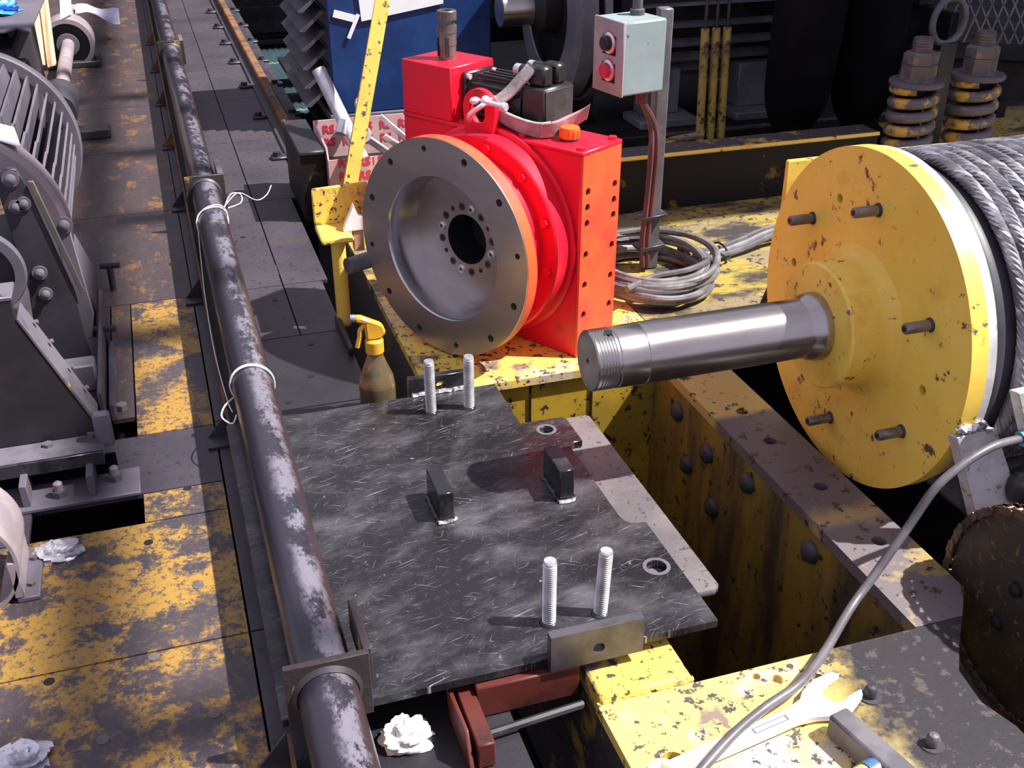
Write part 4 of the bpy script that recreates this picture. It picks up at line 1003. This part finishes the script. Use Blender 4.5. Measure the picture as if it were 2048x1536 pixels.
for y, z in ((.998, .337), (.981, .413), (.93, .46), (.90, .30)):
    MB().lathe([(0, .012), (.006, .011), (.010, .006), (.011, 0)], (SX, y, z), (-1, 0, 0), 14).build('sprocket_bolt', 'machine_dark', sk)
MB().cyl((SX+.0125, SY, SZ), (SX+.12, SY, SZ), .03, n=20).build('axle', 'sprocket', sk)
MB().box(1.078, 1.22, .3, 1.6, -.5, -.45).build('pit_ledge', 'under_dark', bed, smooth=0)

# ================================================================== WELDING CABLE, SPANNER, HAMMER
wc_ = spline([(1.190, 1.13, .567), (1.12, 1.115, .575), (1.06, 1.105, .560), (1.015, 1.10, .530), (.975, 1.095, .470), (.915, 1.078, .405), (.866, 1.054, .379), (.778, .985, .3765), (.709, .937, .383), (.640, .912, .381), (.57, .878, .381), (.46, .815, .369)], 10)
MB().tube(wc_, .0068, 12).build('welding_cable', 'cable_mid', label='grey welding cable trailing from the teal clamp over the spanner', cat='cable')
# combination spanner: head outline in its own frame
wn_ = thing('combination_spanner', (.65, .90, TZ), 'bright open-ended spanner lying on the yellow deck under the grey cable', 'spanner')
A_ = Vector((.520, .872, TZ+.0085)); B_ = Vector((.722, .905, TZ+.0085))
wd = (B_-A_).normalized(); ws = Vector((0, 0, 1)).cross(wd)
def wpt(a, s): return (a, s)
L_ = (B_-A_).length
hd = []
K_ = 1.38
out_ = [(-.03, -.0115), (.06, -.0125), (L_-.045, -.0125), (L_-.018, -.018)]
ca = .26   # head turned by 15 degrees
def rot_(x, y): x *= K_; y *= K_; return (L_+.010+x*math.cos(ca)-y*math.sin(ca), x*math.sin(ca)+y*math.cos(ca))
head = [rot_(-.006, -.021), rot_(.012, -.0235), rot_(.034, -.0200), rot_(.040, -.0145), rot_(.024, -.0120), rot_(.010, -.0112), rot_(.004, -.004),
        rot_(.004, .005), rot_(.010, .0115), rot_(.026, .0120), rot_(.042, .0115), rot_(.038, .0190), rot_(.016, .0245), rot_(-.006, .0225)]
wo = out_+head+[(L_-.018, .018), (L_-.045, .0125), (.06, .0125), (-.03, .0115)]
sh = MB().poly(wo, A_-Vector((0, 0, .0045)), wd, ws, .009).build('shank_and_jaw', 'spanner', wn_, bevel=.0018)
MB().lathe([(-.005, .011), (-.006, .019), (0, .0205), (.006, .019), (.005, .011), (-.005, .011)], A_-wd*.045, (0, 0, 1), 28, cap=False).build('ring_end', 'spanner', wn_)
MB().poly([(.095, -.0045), (.150, -.0045), (.150, .0045), (.095, .0045)], A_+Vector((0, 0, .0046)), wd, ws, .0004, [[(.097, -.0035), (.148, -.0035), (.148, .0035), (.097, .0035)]]).build('stamped_frame', 'dust', sh, smooth=0)
text_mesh('stamped_mark', '24', .008, A_+wd*.175+Vector((0, 0, .0046)), wd, ws, 'dust', sh) if False else None
hm = thing('hammer', (.70, .80, TZ), 'steel hammer with blue collar and wooden handle on the yellow deck', 'hammer')
h0, h1 = Vector((.722, .868, TZ+.018)), Vector((.748, .745, TZ+.018))
hd_ = (h1-h0).normalized(); hs_ = Vector((0, 0, 1)).cross(hd_)
MB().obox((h0+h1)/2, hd_*(h1-h0).length/2, hs_*.0165, Vector((0, 0, .018))).build('head', 'post_grey', hm, bevel=.004)
hc = h0+hd_*.085
MB().cyl(hc-hs_*.016, hc-hs_*.032, .0155, n=20).build('collar', 'blue_paint', hm)
MB().cyl(hc-hs_*.032, hc-hs_*.26, .0135, .0155, n=20).build('handle', 'wood', hm)

# ================================================================== PERSON (dark work clothes)
def skinned(name, verts, edges, radii, mt, parent, sub=2):
    me = bpy.data.meshes.new(name); me.from_pydata(verts, edges, [])
    ob = bpy.data.objects.new(name, me); COL.objects.link(ob)
    md = ob.modifiers.new('skin', 'SKIN')
    for i, r in enumerate(radii):
        me.skin_vertices[0].data[i].radius = r if hasattr(r, '__len__') else (r, r)
    me.skin_vertices[0].data[0].use_root = True
    ss = ob.modifiers.new('sub', 'SUBSURF'); ss.levels = sub; ss.render_levels = sub
    bpy.context.view_layer.update()
    m2 = bpy.data.meshes.new_from_object(ob.evaluated_get(bpy.context.evaluated_depsgraph_get()))
    bpy.data.objects.remove(ob); bpy.data.meshes.remove(me)
    m2.name = name
    for v in m2.vertices: v.co = v.co-WORLD[parent.name]
    m2.materials.clear(); m2.materials.append(MATS[mt]); m2.shade_smooth()
    o = bpy.data.objects.new(name, m2); COL.objects.link(o); o.parent = parent; WORLD[o.name] = WORLD[parent.name]
    return o
PXx, PYy = 2.125, 3.16
pe = thing('person', (PXx, PYy, TZ), 'person in dark work trousers standing behind the drum', 'person')
V_ = [(PXx, PYy, 1.27), (PXx, PYy, 1.45), (PXx, PYy, 1.68), (PXx, PYy, 1.83), (PXx, PYy-.02, 1.93),
      (PXx-.11, PYy, 1.20), (PXx-.118, PYy-.02, .86), (PXx-.125, PYy, .50), (PXx-.13, PYy-.02, .425), (PXx-.14, PYy-.17, .402),
      (PXx+.11, PYy, 1.20), (PXx+.118, PYy-.02, .86), (PXx+.125, PYy, .50), (PXx+.13, PYy-.02, .425), (PXx+.14, PYy-.17, .402),
      (PXx-.20, PYy, 1.75), (PXx-.27, PYy, 1.47), (PXx-.25, PYy-.14, 1.27), (PXx-.23, PYy-.22, 1.22),
      (PXx+.20, PYy, 1.75), (PXx+.27, PYy, 1.47), (PXx+.25, PYy-.14, 1.27), (PXx+.23, PYy-.22, 1.22)]
E_ = [(0, 1), (1, 2), (2, 3), (3, 4), (0, 5), (5, 6), (6, 7), (7, 8), (8, 9), (0, 10), (10, 11), (11, 12), (12, 13), (13, 14), (3, 15), (15, 16), (16, 17), (17, 18), (3, 19), (19, 20), (20, 21), (21, 22)]
RD = [(.16, .12), (.15, .11), (.17, .12), (.10, .08), (.055, .055), (.125, .12), (.132, .115), (.122, .11), (.05, .05), (.045, .03), (.125, .12), (.132, .115), (.122, .11), (.05, .05), (.045, .03),
      (.06, .06), (.05, .05), (.042, .042), (.035, .03), (.06, .06), (.05, .05), (.042, .042), (.035, .03)]
skinned('body', V_, E_, RD, 'trousers', pe)
hdm = MB().ball((PXx, PYy-.02, 2.06), (.075, .095, .115), 24, 16).build('head', 'skin', pe)
MB().ball((PXx, PYy-.115, 2.05), (.014, .02, .022)).build('nose', 'skin', hdm)
for s_ in (-1, 1):
    MB().ball((PXx+s_*.03, PYy-.105, 2.075), (.012, .008, .007)).build('eye', 'hair', hdm)
    MB().ball((PXx+s_*.077, PYy-.02, 2.055), (.010, .02, .03)).build('ear', 'skin', hdm)
    for f in range(5):
        fx = PXx+s_*(.23-.012*(f-2)) if f < 4 else PXx+s_*.195
        MB().tube([(PXx+s_*.23, PYy-.22, 1.22), (fx, PYy-.27, 1.205 if f < 4 else 1.22), (fx, PYy-.295-.006*(2-abs(f-2)), 1.185)], [.014, .0085, .007], 8).build('finger', 'skin', pe)
MB().tube([(PXx-.025, PYy-.108, 2.005), (PXx, PYy-.113, 2.003), (PXx+.025, PYy-.108, 2.005)], .005, 6).build('mouth', 'rs_print', hdm)
MB().ball((PXx, PYy-.005, 2.09), (.080, .097, .10), 24, 12).build('hair', 'hair', hdm)

walkway(True)
# ================================================================== LEFT MACHINERY
LX, LZ, LR = -.58, .40, .322
bw = thing('finned_drum', (LX, 3.45, 0), 'large dusty grey drum with long curved fins at the deck side', 'drum')
def ll(prof, n=80, cap=False): return MB().lathe(prof, (LX, 0, LZ), (0, 1, 0), n, cap=cap)
ll([(3.90, .285), (3.90, .318), (3.905, LR), (3.955, LR), (3.96, .318), (3.96, .285), (3.90, .285)]).build('far_ring', 'dust', bw, smooth=30)
ll([(3.0, .20), (3.0, .300), (3.015, .3135), (3.10, .3135), (3.115, .300), (3.115, .20)]).build('near_band', 'dust_light', bw, smooth=30)
ll([(3.11, .225), (3.90, .225)]).build('core', 'dust_dark', bw)
NF = 50
f0 = None
for i in range(NF):
    a = 2*PI*i/NF
    r_ = Vector((math.cos(a), 0, math.sin(a))); t = Vector((-math.sin(a), 0, math.cos(a)))
    rr2 = (r_*.72+t*.70).normalized()
    MB().obox(Vector((LX, 3.60, LZ))+r_*.268, Vector((0, .30, 0)), rr2*.043, rr2.cross(Vector((0, 1, 0)))*.0035).build('fin', 'dust', bw, smooth=0)
    MB().obox(Vector((LX, 3.20, LZ))+r_*.268+t*.004, Vector((0, .10, 0)), rr2*.043, rr2.cross(Vector((0, 1, 0)))*.0035).build('fin', 'dust', bw, smooth=0)
ll([(3.29, .235), (3.29, .262), (3.30, .262), (3.30, .235)]).build('middle_ring', 'dust', bw, smooth=30)
MB().box(LX-.2, LX+.2, 3.2, 3.7, .0, .14).build('cradle', 'dust_dark', bw, smooth=0)
MB().poly([(0, 0), (.06, 0), (.075, .05), (.03, .19), (0, .20)], (-.34, 3.05, .0), (1, 0, 0), (0, 0, 1), -.55).build('skirt', 'dust', bw, bevel=.003)
lp = MB().add([(LX+.02, 3.02, LZ+.328), (LX+.235, 3.02, LZ+.235), (LX+.215, 3.14, LZ+.255), (LX+.02, 3.14, LZ+.330)], [(0, 1, 2, 3)])
lp.add([(v[0], v[1], v[2]+.003) for v in [(LX+.02, 3.02, LZ+.328), (LX+.235, 3.02, LZ+.235), (LX+.215, 3.14, LZ+.255), (LX+.02, 3.14, LZ+.330)]], [(3, 2, 1, 0)])
lp.add([lp.v[i] for i in (0, 1, 5, 4, 2, 3, 7, 6)], [(0, 1, 2, 3), (4, 5, 6, 7)])
lp.build('paper_scrap', 'paper', label='white paper scrap lying on the grey drum band', cat='paper', smooth=0)

ba = thing('drum_brake', (-.34, 2.88, 0), 'dark brake lever plate with domed bolts in front of the finned drum', 'lever')
MB().poly([(-.402, .56), (-.395, .605), (-.375, .628), (-.350, .622), (-.338, .59), (-.275, .28), (-.268, .085), (-.40, .085), (-.385, .30)], (0, 2.895, 0), (1, 0, 0), (0, 0, 1), .022).build('lever_plate', 'dust_dark', ba, bevel=.002)
MB().poly([(0, 0), (.012, 0), (-.055, .31), (-.068, .31)], (-.262, 2.878, .28), (1, 0, 0), (0, 0, 1), .012).build('edge_strip', 'flange_dark', ba, bevel=.001)
MB().poly([(-.300, .44), (-.262, .44), (-.245, .19), (-.262, .12), (-.29, .12)], (0, 2.94, 0), (1, 0, 0), (0, 0, 1), .012).build('rear_plate', 'dust', ba, bevel=.002)
for x, z, r, y in ((-.368, .600, .013, 2.873), (-.370, .528, .011, 2.873), (-.350, .535, .011, 2.873), (-.273, .450, .014, 2.928), (-.349, .348, .012, 2.873), (-.346, .289, .011, 2.873)):
    k_ = MB().lathe([(0, r*1.6), (.004, r*1.6), (.004, r), (.014, r*.95), (.017, r*.5), (.0175, 0)], (x, y, z), (0, -1, 0), 18, cap=False).build('domed_bolt', 'dust', ba)
hr = thing('pulley_ring', (-.46, 2.72, .3), 'dusty curved pulley rim in front of the brake lever', 'pulley')
MB().lathe([(0, .085), (.0, .108), (.016, .112), (.032, .108), (.032, .085), (0, .085)], (-.470, 2.74, .42), (0, -1, 0), 48, cap=False).build('rim', 'dust', hr)
MB().lathe([(0, .0), (0, .088), (.012, .088), (.012, 0)], (-.470, 2.735, .42), (0, -1, 0), 40, cap=False).build('web', 'dust_dark', hr)
MB().cyl((-.47, 2.74, .42), (-.47, 2.90, .42), .03, n=16).build('axle', 'dust_dark', hr)

pd = thing('pedestal', (-.35, 2.45, 0), 'dark steel pedestal with sloping gusset and bolted base', 'pedestal')
MB().poly([(-.56, .09), (-.252, .09), (-.250, .118), (-.368, .405), (-.367, .452), (-.392, .468), (-.56, .478)], (0, 2.46, 0), (1, 0, 0), (0, 0, 1), .014).build('gusset_face', 'pedestal', pd, bevel=.002)
MB().add([(-.368, 2.444, .408), (-.250, 2.444, .119), (-.250, 2.535, .119), (-.368, 2.535, .408), (-.362, 2.444, .412), (-.244, 2.444, .123), (-.244, 2.535, .123), (-.362, 2.535, .412)],
         [(0, 1, 2, 3), (7, 6, 5, 4), (0, 4, 5, 1), (1, 5, 6, 2), (2, 6, 7, 3), (3, 7, 4, 0)]).build('slope_flange', 'pedestal_top', pd, bevel=.001)
MB().box(-.56, -.366, 2.444, 2.535, .455, .464).build('top_flange', 'pedestal_top', pd, bevel=.001)
for (x, z) in ((-.345, .365), (-.322, .312), (-.292, .240), (-.268, .180)):
    MB().lathe([(0, .006), (.005, .0055), (.007, 0)], (x+.008, 2.51, z+.004), (.9, 0, .37), 10).build('flange_bolt', 'dust', pd)
MB().box(-.58, -.235, 2.36, 2.535, .075, .090).build('base_plate', 'pedestal_top', pd, bevel=.002)
MB().box(-.58, -.237, 2.355, 2.365, .058, .092).build('base_lip', 'gloss_black', pd, bevel=.001)
MB().box(-.252, -.212, 2.40, 2.425, .075, .165).build('end_block', 'dust', pd, bevel=.004)
for x in (-.36, -.262): 
    b = MB().hexa((x, 2.44 if x > -.3 else 2.425, .09), (0, 0, 1), .022, .008).build('base_nut', 'dust', pd)
MB().box(-.58, -.168, 2.285, 2.40, .0, .011).build('channel_foot', 'dust', pd, bevel=.002)
MB().box(-.58, -.215, 2.39, 2.40, .011, .060).build('channel_web', 'under_dark', pd, smooth=0)
for x in (-.415, -.272): MB().box(x-.008, x+.008, 2.30, 2.395, .011, .066).build('stiffener', 'dust', pd, bevel=.001)
for x, y in ((-.345, 2.325), (-.222, 2.355)):
    b = MB().hexa((x, y, .011), (0, 0, 1), .028, .016).build('foot_nut', 'dust', pd)
    MB().lathe([(0, .0105), (.018, .0105), (.022, .006), (.023, 0)], (x, y, .027), (0, 0, 1), 14).build('foot_bolt', 'dust_light', b)
MB().box(-.58, -.167, 2.17, 2.285, -.40, -.39).build('pit_tray', 'under_dark', pd, smooth=0)
# clamp pieces behind the pedestal
cb_ = thing('base_clamp', (-.27, 2.9, 0), 'dusty slide base with tee bolts beside the brake lever', 'clamp base')
MB().box(-.34, -.252, 2.62, 3.04, 0.001, .075).build('slide_bar', 'dust_dark', cb_, bevel=.003)
MB().box(-.250, -.238, 2.62, 3.3, .001, .11).build('slide_edge', 'dust', cb_, bevel=.002)
MB().box(-.232, -.218, 2.66, 3.05, .0, .05).build('slide_edge', 'dust', cb_, bevel=.002)
MB().box(-.42, -.25, 2.70, 2.76, .075, .15).build('cross_block', 'dust', cb_, bevel=.003)
for x, y in ((-.222, 3.55), (-.235, 3.06)):
    b = MB().cyl((x, y, .0), (x, y, .085), .010, n=12).build('tee_stem', 'dust_dark', cb_)
    MB().cyl((x-.028, y+.004, .085), (x+.032, y-.006, .085), .0095, n=12).build('tee_bar', 'dust_dark', b)
MB().hexa((-.205, 2.72, 0), (0, 0, 1), .026, .016).build('floor_nut', 'nut', cb_)
# rounded guard at the left edge
gd = thing('rounded_guard', (-.47, 2.03, 0), 'rounded reddish guard with a drilled foot at the deck edge', 'guard')
MB().lathe([(0, .135), (.16, .135), (.16, .128), (.0, .128), (0, .135)], (-.53, 2.12, .10), (0, -1, 0), 48, cap=False).build('curved_shell', 'dust_light', gd)
MB().box(-.415, -.372, 1.96, 2.13, 0, .012).build('foot', 'dust', gd, bevel=.002)
MB().box(-.418, -.40, 1.96, 2.12, .012, .10).build('shell_leg', 'dust_light', gd, bevel=.002)
for y in (2.09, 2.0): MB().hexa((-.388, y, .012), (0, 0, 1), .013, .007).build('foot_bolt', 'nut', gd)
crumple((-.348, 2.108, 0), (.050, .034, .028), 12, amp=.35).build('foil_ball', 'foil', label='crumpled silver foil by the rounded guard', cat='foil')
crumple((-.392, 1.52, 0), (.052, .036, .022), 14, amp=.35).build('foil_ball', 'foil', label='flattened silver foil scrap on the yellow-painted deck', cat='foil')

# bearing, shaft and things at the far end of the deck
bh = thing('bearing_housing', (-.43, 7.1, 0), 'arched brown bearing housing on the far deck with a shaft through it', 'bearing')
MB().box(-.60, -.27, 6.98, 7.25, 0, .035).build('base', 'dust_dark', bh, bevel=.004)
MB().lathe([(0, .120), (0, .145), (.22, .145), (.22, .120), (0, .120)], (-.432, 7.0, .13), (0, 1, 0), 40, cap=False).build('arch_cover', 'dust_light', bh)
MB().lathe([(.05, .0), (.05, .122), (.06, .122)], (-.432, 7.0, .13), (0, 1, 0), 40, cap=False).build('inner_face', 'dust_dark', bh)
MB().lathe([(.0, .03), (.0, .062), (.05, .066)], (-.432, 7.0, .13), (0, 1, 0), 32, cap=False).build('seal_boss', 'dust', bh)
MB().cyl((-.432, 5.75, .13), (-.432, 8.2, .13), .036, n=24).build('shaft', 'dust_light', bh)
MB().lathe([(0, .0), (0, .075), (.02, .085), (.30, .085), (.32, .06)], (-.432, 5.45, .13), (0, 1, 0), 32, cap=False).build('coupling', 'dust_dark', bh)
for x in (-.58, -.29): MB().hexa((x, 7.03, .035), (0, 0, 1), .03, .02).build('base_bolt', 'dust_dark', bh)
MB().box(-.46, -.22, 5.40, 5.52, 0.001, .042).build('coupling_block', 'dust_dark', label='low dark block on the deck under the far coupling', cat='block', bevel=.003)
gm = thing('grey_machine', (-.8, 5.2, 0), 'dusty grey sloped machine casing behind the finned drum', 'machine casing')
MB().poly([(-1.3, .0), (-.50, .0), (-.46, .40), (-.48, .46), (-1.3, .48)], (0, 4.95, 0), (1, 0, 0), (0, 0, 1), -.10).build('front_panel', 'dust_dark', gm, bevel=.004)
MB().box(-1.3, -.52, 5.05, 6.2, .0, .50).build('casing', 'dust_dark', gm, bevel=.01)
MB().poly([(-1.3, 4.9), (-.53, 4.9), (-.485, 4.97), (-.43, 4.86), (-.40, 6.2), (-1.3, 6.2)], (0, 0, .585), (1, 0, 0), (0, 1, 0), .012).build('top_sheet', 'dust', gm, bevel=.002)
MB().lathe([(0, .40), (.03, .40), (.03, .37), (0, .37)], (-.87, 5.30, .22), (0, -1, 0), 48, cap=False).build('belt_guard', 'dust', gm)
MB().box(-.56, -.54, 5.3, 6.0, .50, .59).build('rib', 'dust_dark', gm, smooth=0)
bb = crumple((-.60, 5.35, .600), (.10, .12, .07), 31, amp=.3).build('blue_bag', 'bag_blue', label='shiny blue plastic bag on top of the grey machine casing', cat='bag')
cd = thing('cardboard_sheet', (-.5, 6.7, 0), 'torn brown cardboard sheet leaning by the arched bearing', 'cardboard')
MB().add([(-.56, 6.55, .12), (-.485, 6.60, .10), (-.478, 6.9, .50), (-.60, 6.85, .52), (-.562, 6.548, .126), (-.487, 6.598, .106), (-.480, 6.898, .506), (-.602, 6.848, .526)],
         [(3, 2, 1, 0), (4, 5, 6, 7), (0, 1, 5, 4), (1, 2, 6, 5), (2, 3, 7, 6), (3, 0, 4, 7)]).build('sheet', 'cardboard', cd, smooth=0)
MB().add([(-.525, 6.54, .10), (-.500, 6.53, .11), (-.490, 6.88, .52), (-.52, 6.89, .53), (-.527, 6.534, .108), (-.502, 6.524, .118), (-.492, 6.874, .528), (-.522, 6.884, .538)],
         [(3, 2, 1, 0), (4, 5, 6, 7), (0, 1, 5, 4), (1, 2, 6, 5), (2, 3, 7, 6), (3, 0, 4, 7)]).build('fold', 'cardboard', cd, smooth=0)
pb = MB().add([(-.43, 6.80, .30), (-.375, 6.82, .32), (-.34, 7.0, .55), (-.40, 6.98, .55), (-.432, 6.79, .31), (-.377, 6.81, .33), (-.342, 6.99, .56), (-.402, 6.97, .56)],
         [(3, 2, 1, 0), (4, 5, 6, 7), (0, 1, 5, 4), (1, 2, 6, 5), (2, 3, 7, 6), (3, 0, 4, 7)]).build('plastic_bag', 'paper', label='white plastic bag strip hanging by the cardboard', cat='bag', smooth=0)
# cloth draped over the far shaft
clv, clf = [], []
for j in range(9):
    for i in range(13):
        u, v = i/12, j/8
        x = -.40+.26*u; y = 7.75+.25*v
        z = .178+.03*math.sin(6*u+2*v)*u-.10*max(0, u-.25)**1.2+.02*v
        clv.append((x, y, z))
for j in range(8):
    for i in range(12): clf.append((j*13+i, j*13+i+1, (j+1)*13+i+1, (j+1)*13+i))
m_ = MB().add(clv, clf); m_.add([(a, b, c-.003) for a, b, c in clv], [tuple(reversed(f)) for f in clf])
m_.build('grey_cloth', 'cloth', label='pale grey cloth draped over the far shaft end', cat='cloth')
